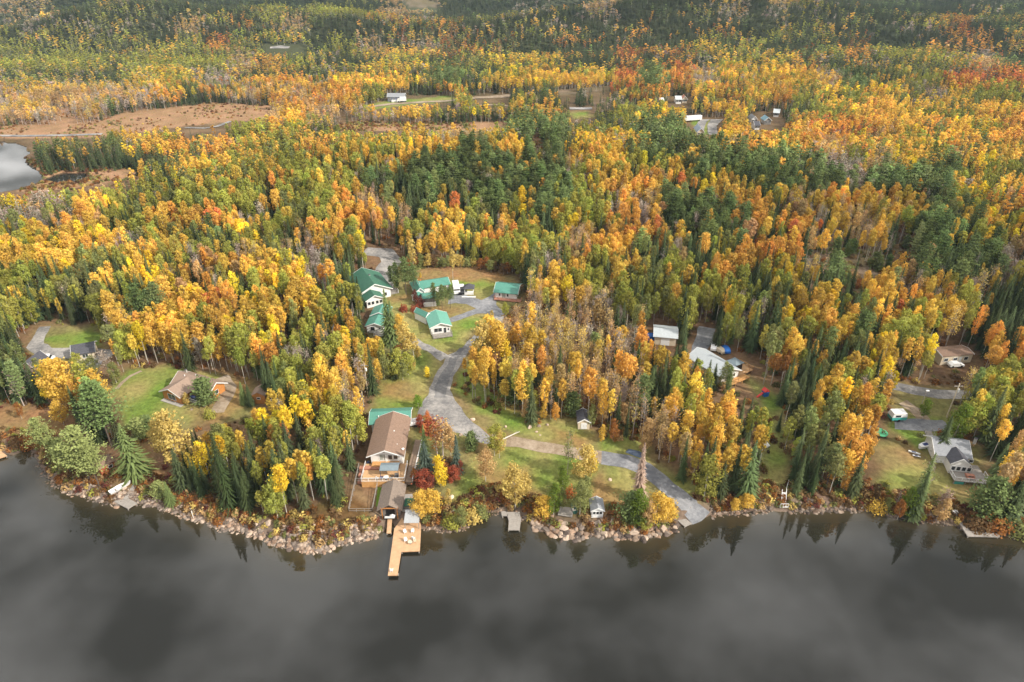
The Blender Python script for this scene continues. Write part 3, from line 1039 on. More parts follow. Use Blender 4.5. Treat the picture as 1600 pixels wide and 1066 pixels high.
# blue bins and clutter along the left wall of the lodge
for k, (dy_, m_, lb, hh) in enumerate(((4.6, M_BLUE, 'long blue tarp-covered stack along the left wall of the lodge', 1.2), (.9, M_NAVY, 'dark blue barrel by the lake end of the lodge left wall', 1.0))):
    t_ = thing_at('covered_stack' if k == 0 else 'barrel', LODGE, -1.0, dy_, 0.15, lb, 'tarp' if k == 0 else 'barrel')
    if k == 0:
        MB().extrude([(-.5, 0), (.5, 0), (.45, hh * .8), (.1, hh), (-.3, hh * .92)], 'y', 0, 2.6).build('tarp', m_, t_)
        MB().box(-.55, -.1, -.6, .55, 2.7, 0).build('pallet', M_GREYWOOD, t_)
    else:
        MB().lathe([(.32, -.3), (.36, .2), (.36, .6), (.32, hh)], 12).build('drum', m_, t_)
        MB().lathe([(.36, .28), (.385, .3), (.385, .36), (.36, .38)], 12).build('hoop', M_STEEL, t_)

# --- green metal roofed hall behind the lodge
r, w = place_front('hall', (583, 675), (641, 673), 'wide hall with pale green metal roof directly behind the lodge', 'building', land='the green roofed hall', depth=8)
gable(r, -.2, 0, w, 5.6, 2.9, 1.2, 'x', M_WHITE, M_GREENX, o=.6)
window(r, 'right', 2.0, 1.2, 1.4, 1.1, w - .2)
window(r, 'left', 3.2, 1.2, 1.2, 1.1, -.2)
door(r, 'right', 4.4, 0, 1.0, 2.1, w - .2)
vent(r, 1.6, 1.2, 3.6)
t_ = tag(empty('parked_trailer', at(648, 664), R(20)), 'small white utility trailer parked beside the green roofed hall', 'trailer')
MB().box(-2.2, -.9, .55, 2.2, .9, 1.5).build('trailer_box', M_VANW, t_)
for s_ in (-1, 1):
    MB().bar((0, s_ * .95, .35), (0, s_ * 1.12, .35), .35, k=12).build('wheel', M_TYRE, t_)
MB().bar((2.2, 0, .5), (3.3, 0, .45), .06).build('drawbar', M_STEEL, t_)

# --- boathouse by the dock
r, w = place_front('boathouse', (595, 805), (626, 805), 'weathered brown gabled boathouse with open front at the foot of the dock', 'boathouse', land='the weathered boathouse', depth=8, lift=.2)
gable(r, 0, 0, w, 6.6, 2.2, 1.3, 'y', M_GREYWOOD, mat('weathered_shingles', (0.24, 0.19, 0.155), .95, .25, 3, 'rib', freq=1.5, dark=.8, axis='Y'), o=.6, oy=.9, trim=False)
MB().box(w * .28, -.06, .0, w * .72, -.01, 2.1).build('opening_shade', M_BLACKP, r)  # black panel painted in for the shade inside the open front
for u in (.12, .88):
    MB().box(w * u - .1, -.8, -.8, w * u + .1, -.6, 2.5).build('post', M_LOG, r)
MB().box(.2, -.82, 2.4, w - .2, -.62, 2.6).build('beam', M_LOG, r)
sp_ = thing_at('snowmobile', r, w * .5, -1.2, .1, 'white and black sled parked in the boathouse mouth', 'snowmobile')
MB().extrude([(-1.1, .25), (1.1, .25), (1.2, .6), (.5, .85), (.1, .65), (-1.0, .75)], 'y', -.35, .35).build('body', M_VANW, sp_)
MB().extrude([(-1.0, .0), (1.2, .0), (1.2, .22), (-1.0, .22)], 'y', -.25, .25).build('track', M_BLACKP, sp_)
MB().extrude([(-1.0, .76), (.05, .68), (.05, .8), (-1.0, .92)], 'y', -.2, .2).build('saddle', M_BLACKP, sp_)
# stone patio right of the boathouse
drape('patio', atv([(628, 773), (645, 772), (646, 800), (636, 802), (628, 800)]), mat('patio_stone', (0.36, 0.34, 0.32), .9, .2, 1.6), .12, .8, 'grey stone patio beside the boathouse', .1)
drape('turf_strip', atv([(590, 757), (600, 757), (594, 792), (587, 792)]), M_GRASSBED, .10, .8, 'bright green turf strip left of the boathouse', .1)
p_ = at(640, 790)
hb = tag(empty('hot_tub', (p_[0], p_[1], p_[2] + .1), 0), 'square dark green lidded tub on the stone patio', 'tub')
MB().box(-1, -1.2, -.2, 1, 1.2, .8).build('shell', M_GREYWOOD, hb)
MB().box(-1.05, -1.25, .8, 1.05, 1.25, .92).build('cover', mat('dark_green_cover', (.02, .10, .05), .6, .1), hb)

# terraced garden left of the boathouse
gx0 = at(545, 800); gx1 = at(582, 800)
gd = tag(empty('terraced_garden', (gx0[0], gx0[1], (gx0[2] + gx1[2]) / 2)), 'fenced terraced vegetable garden with timber steps left of the boathouse', 'garden')
gw = gx1[0] - gx0[0]
for k in range(3):
    st_ = MB().box(.3, 8.6 + k * 1.5, -.5, gw - .3, 9.7 + k * 1.5, .9 + k * .8)
    st_.build('terrace_step', M_PINK, gd)
q = MB()
for (a_, b_) in (((0, 0), (0, 13)), ((gw, 0), (gw, 8.4)), ((0, 8.4), (gw, 8.4)), ((0, 0), (gw, 0))):
    L = math.hypot(b_[0] - a_[0], b_[1] - a_[1]); n = max(2, int(L / 1.6))
    za = lambda v: .15 * v
    for hh in (.4, 1.0):
        q.bar((a_[0], a_[1], za(a_[1]) + hh), (b_[0], b_[1], za(b_[1]) + hh), .05, k=4)
    for i in range(n + 1):
        f = i / n
        xx, yy = a_[0] + (b_[0] - a_[0]) * f, a_[1] + (b_[1] - a_[1]) * f
        q.bar((xx, yy, za(yy) - .6), (xx, yy, za(yy) + 1.1), .06, k=4)
q.build('garden_fence', M_GREYWOOD, gd)
BUILT.append([(gx0[0] - .5, gx0[1] - 1), (gx1[0] + .5, gx0[1] - 1), (gx1[0] + .5, gx0[1] + 14), (gx0[0] - .5, gx0[1] + 14)])
LAND['the terraced garden'] = (gx0[0] + gw / 2, gx0[1] + 4)

# --- main dock
def dock_px(name, polys, m, zt, label, land=None, parts=None, pile=True, nm='dock_boards', fascia=True):
    P0 = [[ray_at(a_, b_, zt) for a_, b_ in P] for P in polys]
    c = np.mean(np.array(P0[0]), 0)
    root = tag(empty(name, (c[0], c[1], 0)), label, 'dock')
    for P in P0:
        L = [(x - c[0], y - c[1]) for x, y in P]
        n = len(L)
        v = [(x, y, zt - .22) for x, y in L] + [(x, y, zt) for x, y in L]
        f = [tuple(range(n)), tuple(range(n, 2 * n))] + [(i, (i + 1) % n, n + (i + 1) % n, n + i) for i in range(n)]
        o = MB().add(v, f).build(nm, m, root)
        o.data.update()
        import bmesh
        bm_ = bmesh.new(); bm_.from_mesh(o.data); bmesh.ops.recalc_face_normals(bm_, faces=bm_.faces); bm_.to_mesh(o.data); bm_.free()
        if pile:
            for x, y in L:
                k = .93
                MB().bar((x * k, y * k, -3), (x * k, y * k, zt - .2), .14, k=8).build('pile', M_GREYWOOD, root)
    if land:
        LAND[land] = (c[0], c[1])
    return root, c


D1, c1 = dock_px('main_dock', [[(629, 808), (616, 826), (606, 899), (621, 899), (627, 862), (656, 861), (658, 822), (656, 812)]], M_DOCK, .75,
                 'L-shaped orange cedar dock reaching out from the boathouse', 'the cedar dock')
a_ = ray_at(633, 826, .75); b_ = ray_at(655, 826, .75)
sh = tag(empty('dock_shelter', (a_[0], a_[1], .75)), 'small shelter with ribbed grey metal roof at the shore end of the cedar dock', 'shelter')
sw = b_[0] - a_[0]
MB().extrude([(-.3, 1.9), (3.0, 2.5), (3.0, 2.6), (-.3, 2.0)], 'x', -.1, sw + .1).build('roof', mat('galvanised_ribs', (.42, .44, .46), .35, .1, 1.5, 'rib', freq=1.5, dark=.45, spec=.6), sh)
for x_ in (0.05, sw - .05):
    for y_, zt_ in ((0.0, 1.93), (2.8, 2.4)):
        MB().box(x_ - .06, y_ - .06, 0, x_ + .06, y_ + .06, zt_).build('post', M_GREYWOOD, sh)
for k, (px, py, rz_, m_, lb) in enumerate([(633, 833, 40, M_TRIM, 'white armchair on the cedar dock nearest the shelter'), (645, 832, -10, M_TRIM, 'white chair right under the dock shelter edge'),
                                           (646, 843, 150, M_TRIM, 'white armchair facing the lake mid dock'), (634, 846, 20, M_TRIM, 'white chair at the left side of the wide dock'),
                                           (648, 847, 200, M_CREAM, 'cream chair by the right dock edge'), (612, 893, 180, M_TRIM, 'small chair alone at the far end of the dock finger')]):
    x_, y_ = ray_at(px, py, .75)
    rt = empty('tmp_anchor', (x_, y_, .75), 0)
    chair('dock_chair', rt, 0, 0, 0, R(rz_), lb, 'chairs on the cedar dock', m_)
    bpy.data.objects.remove(rt)
x_, y_ = ray_at(641, 849, .75)
rt = empty('tmp_anchor', (x_, y_, .75), 0)
table('dock_table', rt, 0, 0, 0, 'low pale table among the chairs on the cedar dock', .5, M_CREAM, .5)
bpy.data.objects.remove(rt)
dock_px('ramp_dock', [[(606, 805), (613, 805), (611, 833), (604, 833)]], M_DOCK, .65, 'narrow plank walkway in the boathouse inlet beside the big dock')
dock_px('grey_dock', [[(791, 800), (812, 800), (814, 812), (812, 828), (794, 828), (795, 814)], [(783, 799), (790, 799), (794, 806), (784, 806)]], M_GREYWOOD, .6,
        'old grey plank dock below the pale yellow tree', 'the old grey dock')
dock_px('swim_dock', [[(178, 784), (192, 774), (214, 786), (200, 795)]], M_GREYWOOD, .55, 'square pale dock beside the white boat', 'the square dock')
dock_px('launch_dock', [[(1057, 812), (1066, 806), (1081, 818), (1070, 823)]], M_GREYWOOD, .4, 'small grey ramp dock beside the boat launch', 'the boat launch')
dock_px('elbow_dock', [[(1493, 808), (1500, 806), (1516, 830), (1562, 834), (1562, 839), (1512, 838)]], M_GREYWOOD, .55, 'long L-shaped grey dock below the grey cottage', 'the elbow dock')
dock_px('edge_dock', [[(-30, 708), (0, 704), (11, 712), (-20, 722)]], M_DOCK, .55, 'corner of a tan dock at the left edge of the lake')
x_, y_, z_ = at(1491, 803)
pb = tag(empty('pump_box', (x_, y_, max(z_, .5))), 'white box at the shore end of the elbow dock', 'box')
MB().box(-.5, -.4, -.1, .5, .4, .7).build('cabinet', M_TRIM, pb); MB().box(-.55, -.45, .7, .55, .45, .8).build('lid', M_VANW, pb)

# white stair railing on the right bank
a_ = at(1226, 791); b_ = at(1224, 772); c_ = at(1231, 756)
sr = tag(empty('shore_landing', a_), 'white railed landing and steps down to the water on the right bank', 'stairs')
L2 = lambda p: Vector((p[0] - a_[0], p[1] - a_[1], p[2] - a_[2]))
MB().box(-1.3, -.6, .1, .6, .9, .25).build('landing', M_TRIM, sr)
st_ = MB()
pb_, pc_ = L2(b_), L2(c_)
for i in range(9):
    f = i / 8
    p = Vector((-.1, .9, .3)).lerp(pb_ + Vector((0, 0, .4)), f)
    st_.box(p.x - .45, p.y - .18, p.z - .1, p.x + .45, p.y + .18, p.z)
st_.build('steps', M_TRIM, sr)
rl = MB()
for dx_ in (-.5, .5):
    rl.bar((dx_ - .1, .9, 1.3), tuple(pb_ + Vector((dx_, 0, 1.4))), .06, k=4)
    for i in range(5):
        p = Vector((dx_ - .1, .9, .2)).lerp(pb_ + Vector((dx_, 0, .3)), i / 4)
        rl.bar(p, p + Vector((0, 0, 1.1)), .05, k=4)
rl.bar((-1.25, -.55, 1.2), (.55, -.55, 1.2), .06, k=4)
rl.bar(tuple(pb_ + Vector((.4, 0, 1.4))), tuple(pc_ + Vector((0, 0, 1.2))), .05, k=4)
for i in range(4):
    rl.bar((-1.25 + i * .6, -.55, .2), (-1.25 + i * .6, -.55, 1.2), .05, k=4)
rl.build('railing', M_TRIM, sr)
LAND['the white railed landing'] = (a_[0], a_[1])

# --- little white gazebo with windows by the shore
r, w = place_front('screened_gazebo', (924, 809), (942, 809), 'small white gabled gazebo with three dark windows near the rocky shore', 'gazebo', land='the little white gazebo', depth=4)
gable(r, 0, 0, w, 3.2, 2.2, .7, 'y', M_TRIM, M_GREYSH, o=.3, trim=True)
for u in (.22, .5, .78):
    window(r, 'front', w * u, 1.05, .55, .75, 0)
window(r, 'right', 1.6, 1.05, 1.6, .75, w)
# --- shed with white double door
r, w = place_front('garden_shed', (903, 671), (921, 671), 'cream shed with dark roof and white double doors at the forest edge', 'shed', land='the cream shed', depth=5)
gable(r, 0, 0, w, 4.4, 2.3, .9, 'y', M_CREAM, M_DKSH, o=.25)
for u in (.37, .63):
    door(r, 'front', w * u, .1, w * .25, 1.9, 0)

# --- log cottage, left
r, w = place_front('log_cottage', (257, 623), (285, 632), 'orange log cottage with tan hipped-looking shingle roof on the left lawn', 'house', land='the log cottage', depth=12)
gable(r, 0, 0, w, 6.4, 2.7, 1.5, 'y', M_LOG, M_TAN, o=.6)
gable(r, -.2, 4.0, 12.6, 5.8, 2.7, 1.8, 'x', M_LOG, M_TAN, o=.7, nm='long_wall')
window(r, 'front', w * .5, .7, 2.6, 1.6, 0)
window(r, 'left', 3.5, .9, 1.4, 1.2, 0)
window(r, 'front', 8.6, .9, 1.5, 1.2, 4.0)
window(r, 'right', 6.8, 1.0, 1.1, 1.1, 12.4)
door(r, 'front', 11.0, .1, .9, 2.0, 4.0)
deck(r, w + .2, 1.4, 13.2, 3.9, .45, 'fr', M_GREYWOOD, M_TRIM, infill=False)
MB().box(-.1, -1.2, -.5, w + .6, -.02, .12).build('step', M_CONC, r)
vent(r, 2.2, 6.2, 4.1); vent(r, 5.2, 7.4, 4.3); vent(r, 8.5, 6.2, 4.2)
chimney(r, .8, 8.0, 3.3, 4.9, .45)
tp = thing_at('covered_grill', r, w + 1.6, 2.6, .45, 'dark tarpaulin-covered grill on the cottage porch', 'grill')
MB().extrude([(-.5, 0), (.5, 0), (.42, 1.0), (0, 1.15), (-.42, 1.0)], 'x', -.9, .9).build('cover', M_NAVY, tp)
MB().box(-.8, -.4, -.02, .8, .4, .02).build('base', M_STEEL, tp)
LC = r
r, w = place_front('orange_shed', (396, 631), (416, 631), 'small orange plank shed with pitched roof beside dark spruces', 'shed', land='the orange shed', depth=4)
gable(r, 0, 0, w, 3.6, 2.7, 1.0, 'y', M_LOG, M_TAN, o=.25, trim=False)
window(r, 'front', w * .5, 1.5, .8, .5, 0)
r, w = place_front('log_boathouse', (160, 744), (181, 730), 'red-brown log outbuilding with grey ridge roof among shore spruces', 'shed', land='the log outbuilding', depth=4)
gable(r, 0, 0, w, 3.4, 2.2, 1.0, 'x', mat('red_log', (.38, .12, .05), .7, .2, 2, 'rib', freq=1.1, dark=.55, axis='Z'), M_BROWN, o=.3, trim=False)
window(r, 'front', w * .7, .8, .9, .7, 0)
# hidden houses at far left
r, w = place_front('dark_roof_house', (118, 566), (150, 560), 'house with charcoal roof half hidden behind yellow trees', 'house', land='the charcoal-roofed house', depth=8)
gable(r, 0, 0, w, 6, 2.6, 1.5, 'x', M_CREAM, M_DKSH, o=.5)
window(r, 'front', 3, .9, 1.4, 1.1, 0)
r, w = place_front('red_cabin', (40, 583), (56, 584), 'small reddish cabin with dark roof behind the bare birch', 'cabin', land='the reddish cabin', depth=6)
gable(r, 0, 0, w, 5.5, 2.5, 1.6, 'y', M_PINK, M_DKSH, o=.4)
window(r, 'front', 1.6, .9, .9, .9, 0)
x_, y_, z_ = at(73, 565)
t_ = tag(empty('parked_van', (x_, y_, z_ + .1), R(15)), 'white van parked behind the big yellow tree', 'van')
MB().extrude([(-2.4, .4), (2.3, .4), (2.35, 1.0), (1.6, 1.2), (1.0, 2.0), (-2.4, 2.05)], 'y', -.9, .9).build('body', M_VANW, t_)
for sx in (-1.5, 1.5):
    for sy in (-.92, .75):
        MB().bar((sx, sy, .38), (sx, sy + .17, .38), .38, k=12).build('wheel', M_TYRE, t_)
MB().extrude([(1.08, 1.25), (1.62, 1.22), (1.1, 1.85)], 'y', -.91, .91).build('windscreen', M_GLASS, t_)

# --- big green roofed house
r, w = place_front('chalet', (574, 482), (600, 476), 'large white chalet with broad dark green roof and double gable', 'house', land='the green chalet', depth=18)
gable(r, 0, 0, w * .95, 6.5, 3.0, 1.3, 'y', M_WHITE, M_DKGREEN, o=.6, oy=.7)
gable(r, -1.0, 4.5, w + 5.0, 14.0, 3.6, 2.6, 'y', M_WHITE, M_DKGREEN, o=.7, oy=.7, nm='main_wall')
for u in (.14, .36, .62, .84):
    window(r, 'front', w * u, 1.0, .9, 1.1, 0)
window(r, 'front', w + 2.0, 1.0, 1.2, 1.2, 4.5)
deck(r, w + 3.2, 5.6, w + 7.2, 9.4, .5, 'r', M_GREYWOOD, M_TRIM, infill=False)
chimney(r, 5, 12, 4.5, 6.4)
# --- lower green roofed cabin with pale porch
r, w = place_front('cabin', (574, 520), (600, 521), 'white cabin with stepped green metal roof in front of the chalet', 'cabin', 'green roofed cabins', land='the stepped-roof cabin', depth=12)
gable(r, 0, 0, w, 6.0, 2.6, 1.0, 'y', M_WHITE, M_GREEN, o=.5)
gable(r, .1, 6.2, w - .2, 5.5, 3.1, 1.1, 'y', M_WHITE, M_GREEN, o=.5, nm='rear_wall')
window(r, 'front', w * .35, .9, 1.3, 1.3, 0)
window(r, 'front', w * .78, 1.3, .5, .6, 0)
deck(r, w * .5, -2.6, w + .6, -.05, .4, 'f', M_GREYWOOD, M_TRIM, infill=False)
# --- L shaped cabin
r, w = place_front('cabin', (651, 467), (663, 465), 'white L-shaped cabin with long teal roof and hipped gable end', 'cabin', 'green roofed cabins', land='the L-shaped cabin', depth=10)
gable(r, 0, 0, w, 8.0, 2.7, 1.2, 'y', M_WHITE, M_GREEN, o=.5)
gable(r, w, 2.6, 9.6, 5.4, 2.6, 1.1, 'x', M_WHITE, M_GREENX, o=.5, nm='long_wall')
window(r, 'front', w * .5, 1.1, 1.1, 1.0, 0)
for u in (4.0, 7.4):
    window(r, 'front', w + u, .8, 1.0, 1.2, 2.6)
door(r, 'front', w + 5.7, .1, 1.0, 2.0, 2.6)
r, w = place_front('storage_shed', (649, 467), (656, 468), 'tiny white shed with green roof on the left of the L-shaped cabin', 'shed', 'small sheds between the cabins', depth=3)
gable(r, -.5, -1.5, 2.2, 2.6, 2.0, .8, 'y', M_TRIM, M_GREEN, o=.2)
door(r, 'front', .6, .0, .8, 1.7, -1.5)
r, w = place_front('carport', (662, 480), (684, 478), 'low teal roofed carport with pale fence behind the pine clump', 'carport', land='the low teal carport', depth=5)
gable(r, 0, 2.2, w * .9, 4.0, 2.1, .7, 'x', M_GREYWOOD, M_GREENX, o=.3, trim=False)
MB().box(0, 0, -.3, w * .9, .12, 1.6).build('fence_panel', M_TRIM, r)
# --- centre cabin with deck and attached shed
r, w = place_front('cabin', (674, 524), (704, 520), 'white cabin with pale green roof and open front deck on the lawn', 'cabin', 'green roofed cabins', land='the lawn cabin', depth=12)
gable(r, 0, 0, w, 8.0, 2.9, 1.2, 'y', M_WHITE, mat('pale_green_roof', (.14, .36, .28), .5, .1, 1.5, 'rib', freq=1.1, dark=.8), o=.5, oy=.7)
window(r, 'front', w * .36, .9, 2.4, 1.3, 0)
window(r, 'front', w * .72, .3, .8, 1.8, 0, door=True)
window(r, 'front', w * .9, 1.1, .5, .7, 0)
deck(r, .2, -2.8, w + .2, -.05, .35, 'flr', M_GREYWOOD, M_GREYWOOD, infill=False)
r, w = place_front('storage_shed', (664, 506), (672, 502), 'narrow white shed with dark green gambrel roof beside the lawn cabin', 'shed', 'small sheds between the cabins', depth=6)
gable(r, 0, -.6, w, 5.4, 2.6, 1.1, 'y', M_TRIM, M_GREEN, o=.2)
door(r, 'front', w * .5, .0, .9, 1.8, -.6)
# --- right cabin
r, w = place_front('cabin', (774, 466), (807, 469), 'white cabin with bright teal roof and reddish deck at the right of the yard', 'cabin', 'green roofed cabins', land='the red-decked cabin', depth=9)
gable(r, 0, 0, w, 7.4, 2.6, 1.5, 'x', M_WHITE, M_GREENX, o=.6)
for u in (.2, .58):
    window(r, 'front', w * u, 1.0, .6, 1.0, 0)
window(r, 'front', w * .4, .4, 1.3, 1.7, 0, M_CURT, door=True)
window(r, 'right', 2.6, 1.0, .9, 1.0, w)
deck(r, -.2, -1.8, w + 1.8, -.05, .3, 'flr', M_PINK, M_PINK, infill=False)
# --- vehicles in the yard
def pickup(px, py, rz, label, m, group=None):
    x, y, z = at(px, py)
    t = tag(empty('camper_van', (x, y, z + .08), R(rz)), label, 'camper', group)
    MB().extrude([(-3.2, .5), (3.0, .5), (3.05, 1.4), (2.3, 1.6), (2.1, 2.1), (2.9, 2.3), (2.7, 2.95), (-3.2, 2.9)], 'y', -1.1, 1.1).build('body', m, t)
    MB().extrude([(2.3, 1.62), (2.14, 2.06), (2.35, 2.1), (2.6, 1.6)], 'y', -1.0, 1.0).build('windscreen', M_GLASS, t)
    for sx in (-1.9, 2.1):
        for sy in (-1.12, .92):
            MB().bar((sx, sy, .42), (sx, sy + .2, .42), .42, k=12).build('wheel', M_TYRE, t)
    MB().box(-1.6, -1.13, 1.6, .4, -1.101, 2.2).build('side_window', M_GLASS, t)
    return t


pickup(713, 456, -80, 'white camper van parked leftmost on the yard', M_VANW, 'vehicles in the cabin yard')
x_, y_, z_ = at(721, 457)
t_ = tag(empty('parked_truck', (x_, y_, z_ + .1), R(-85)), 'black pickup truck with white canopy parked beside the camper van', 'truck', 'vehicles in the cabin yard')
MB().extrude([(-2.7, .5), (2.6, .5), (2.65, 1.05), (1.4, 1.2), (.8, 1.75), (-.6, 1.78), (-.6, 1.1), (-2.7, 1.1)], 'y', -.95, .95).build('body', M_BLACKP, t_)
MB().box(-2.65, -.93, 1.102, -.62, .93, 1.9).build('canopy', M_VANW, t_)
for sx in (-1.7, 1.7):
    for sy in (-.98, .8):
        MB().bar((sx, sy, .42), (sx, sy + .18, .42), .42, k=12).build('wheel', M_TYRE, t_)
x_, y_, z_ = at(733, 460)
t_ = tag(empty('garden_gazebo', (x_, y_ + 1, z_)), 'white gazebo with dark peaked roof at the edge of the yard', 'gazebo')
for sx in (-1.5, 1.5):
    for sy in (-1.4, 1.4):
        MB().box(sx - .07, sy - .07, -.2, sx + .07, sy + .07, 2.3).build('post', M_TRIM, t_)
MB().add([(-1.9, -1.8, 2.3), (1.9, -1.8, 2.3), (1.9, 1.8, 2.3), (-1.9, 1.8, 2.3), (0, 0, 3.7)], [(3, 2, 1, 0), (0, 1, 4), (1, 2, 4), (2, 3, 4), (3, 0, 4)]).build('roof', M_DKSH, t_)
MB().box(-1.45, -1.4, -.1, 1.45, 1.4, .12).build('gazebo_floor', M_TRIM, t_)
MB().box(-1.4, -1.42, .12, 1.4, -1.34, .95).build('half_wall', M_TRIM, t_)
MB().box(-2.4, -3.4, -.2, 2.4, -3.0, .3).build('step', M_TRIM, t_)
# --- grey roof garage and tarps
r, w = place_front('garage', (1022, 538), (1055, 541), 'garage with plain light grey metal roof behind orange trees', 'garage', land='the grey roofed garage', depth=8)
gable(r, 0, 0, w, 6.8, 2.9, .9, 'x', M_CREAM, M_LTMETAL, o=.5)
door(r, 'front', w * .5, 0, 2.6, 2.3, 0)
x_, y_, z_ = at(1016, 530)
t_ = tag(empty('tarped_stack', (x_, y_, z_)), 'stack under a bright blue tarp beside the grey roofed garage', 'tarp')
MB().extrude([(-1.2, 0), (1.2, 0), (1.1, 1.6), (0, 2.1), (-1.1, 1.5)], 'x', -1.2, 1.2).build('tarp', M_BLUE, t_)
MB().box(-1.1, -1.1, -.4, 1.1, 1.1, 0).build('pallet', M_GREYWOOD, t_)
for k, (px, py, lb, m_) in enumerate([(1115, 545, 'white car with blue windows near the gravel drive behind the white house', M_VANW), (1133, 549, 'blue hatchback parked behind the white house', M_BLUE), (1123, 550, 'small pale car between the white and blue cars', M_CREAM)]):
    x_, y_, z_ = at(px, py)
    t_ = tag(empty('parked_car', (x_, y_, z_ + .1), R(70 + 25 * k)), lb, 'car', 'cars behind the white house')
    MB().extrude([(-2.1, .35), (2.1, .35), (2.15, .85), (1.2, .95), (.6, 1.45), (-1.2, 1.48), (-2.1, 1.0)], 'y', -.85, .85).build('body', m_, t_)
    MB().extrude([(.72, 1.0), (1.16, .97), (.62, 1.40)], 'y', -.86, .86).build('windscreen', M_GLASS, t_)
    for sx in (-1.3, 1.3):
        for sy in (-.88, .72):
            MB().bar((sx, sy, .34), (sx, sy + .16, .34), .34, k=12).build('wheel', M_TYRE, t_)
# --- white house with orange deck
r, w = place_front('white_house', (1125, 605), (1152, 593), 'white house with long light grey roof and orange deck among spruces', 'house', land='the orange-decked house', depth=14)
gable(r, 0, 0, w, 12.5, 3.4, 1.6, 'y', M_WHITE, M_LTMETAL, o=.6)
window(r, 'front', w * .72, 1.9, .9, .9, 0)
window(r, 'front', w * .3, 1.7, 1.6, 1.2, 0)
deck(r, -1.6, -2.2, w + 2.4, -.05, 1.2, 'fl', M_SKIRT, M_SKIRT, infill=False)
deck(r, w + .05, -.03, w + 6.2, 5.4, 1.2, 'fr', M_DECK, M_SKIRT, infill=False, nm='side_deck')
t_ = thing_at('deck_gazebo', r, w + 2.4, 3.6, 1.2, 'brown netted gazebo with blue grey peaked roof on the orange deck', 'gazebo')
for sx in (-1.4, 1.4):
    for sy in (-1.4, 1.4):
        MB().box(sx - .08, sy - .08, 0, sx + .08, sy + .08, 2.1).build('post', M_STEEL, t_)
MB().add([(-1.8, -1.8, 2.1), (1.8, -1.8, 2.1), (1.8, 1.8, 2.1), (-1.8, 1.8, 2.1), (0, 0, 3.1)], [(3, 2, 1, 0), (0, 1, 4), (1, 2, 4), (2, 3, 4), (3, 0, 4)]).build('roof', M_SLATE, t_)
MB().box(-1.32, -1.38, .02, 1.32, -1.34, 2.0).build('net_curtain', M_BLACKP, t_)
x_, y_, z_ = at(1195, 618)
t_ = tag(empty('playset', (x_, y_, z_), R(20)), 'red and blue play tower on the shaded lawn below the orange deck', 'playset')
MB().box(-.7, -.7, 0, .7, .7, 1.6).build('tower', M_BLUE, t_)
MB().extrude([(-.9, 1.6), (.9, 1.6), (0, 2.4)], 'y', -.8, .8).build('roof', M_RED, t_)
MB().extrude([(-.9, 1.2), (-2.6, .1), (-2.6, 0.0), (-.7, 1.1)], 'y', -.3, .3).build('slide', M_RED, t_)
x_, y_, z_ = at(1190, 698)
t_ = tag(empty('boat_cover', (x_, y_, z_), R(10)), 'small white covered boat on the path between spruces', 'boat')
MB().extrude([(-1.6, .2), (-1.2, 0), (1.2, 0), (1.9, .5), (0, .9), (-1.6, .7)], 'y', -.7, .7).build('cover', M_VANW, t_)
MB().box(-1.2, -.5, -.3, 1.0, .5, .0).build('cradle', M_STEEL, t_)
# --- right side
r, w = place_front('mobile_home', (1468, 571), (1516, 566), 'long cream mobile home with flat brown roof behind trees', 'mobile home', land='the cream mobile home', depth=6)
gable(r, 0, 0, w, 5.0, 2.8, .5, 'x', M_CREAM, M_BROWN, o=.2)
for u in (.15, .45, .8):
    window(r, 'front', w * u, 1.1, 1.2, 1.0, 0)
door(r, 'front', w * .62, .2, .9, 2.0, 0)
x_, y_, z_ = at(1492, 573)
t_ = tag(empty('parked_car', (x_, y_, z_ + .1), R(5)), 'pale car in front of the cream mobile home', 'car')
MB().extrude([(-2.1, .35), (2.1, .35), (2.15, .85), (1.2, .95), (.6, 1.45), (-1.2, 1.48), (-2.1, 1.0)], 'y', -.85, .85).build('body', M_VANW, t_)
for sx in (-1.3, 1.3):
    for sy in (-.88, .72):
        MB().bar((sx, sy, .34), (sx, sy + .16, .34), .34, k=12).build('wheel', M_TYRE, t_)
MB().extrude([(.72, 1.0), (1.16, .97), (.62, 1.40)], 'y', -.86, .86).build('windscreen', M_GLASS, t_)
x_, y_, z_ = at(1400, 656)
t_ = tag(empty('camper_trailer', (x_, y_, z_ + .1), R(3)), 'teal and white camper trailer on the dark gravel pad', 'camper')
MB().extrude([(-1.9, .5), (1.9, .5), (2.0, 1.4), (-2.0, 1.4)], 'y', -1.1, 1.1).build('body', M_TEAL, t_)
MB().extrude([(-2.0, 1.402), (2.0, 1.402), (1.7, 2.6), (-1.7, 2.6)], 'y', -1.12, 1.12).build('top', M_VANW, t_)
for sy in (-1.15, .95):
    MB().bar((0, sy, .38), (0, sy + .2, .38), .38, k=12).build('wheel', M_TYRE, t_)
MB().box(-1.2, -1.14, 1.5, .2, -1.121, 2.1).build('window', M_GLASS, t_)
x_, y_, z_ = at(1374, 680)
t_ = tag(empty('trampoline', (x_, y_, z_)), 'round green trampoline under the orange trees', 'trampoline')
MB().lathe([(1.35, .85), (1.8, .85), (1.8, .95), (1.35, .95)], 20).build('pad_ring', mat('green_pad', (.08, .35, .18), .6, .1), t_)
MB().lathe([(1.35, .88), (1.34, .9)], 20).build('jumping_mat', M_STEEL, t_)
for k in range(4):
    MB().bar((1.6 * math.cos(k * 1.57 + .7), 1.6 * math.sin(k * 1.57 + .7), 0), (1.6 * math.cos(k * 1.57 + .7), 1.6 * math.sin(k * 1.57 + .7), .85), .05).build('leg', M_STEEL, t_)
r, w = place_front('grey_cottage', (1479, 738), (1532, 743), 'white cottage with dark grey shingle roof and railed deck on the right', 'house', land='the grey cottage', depth=10)
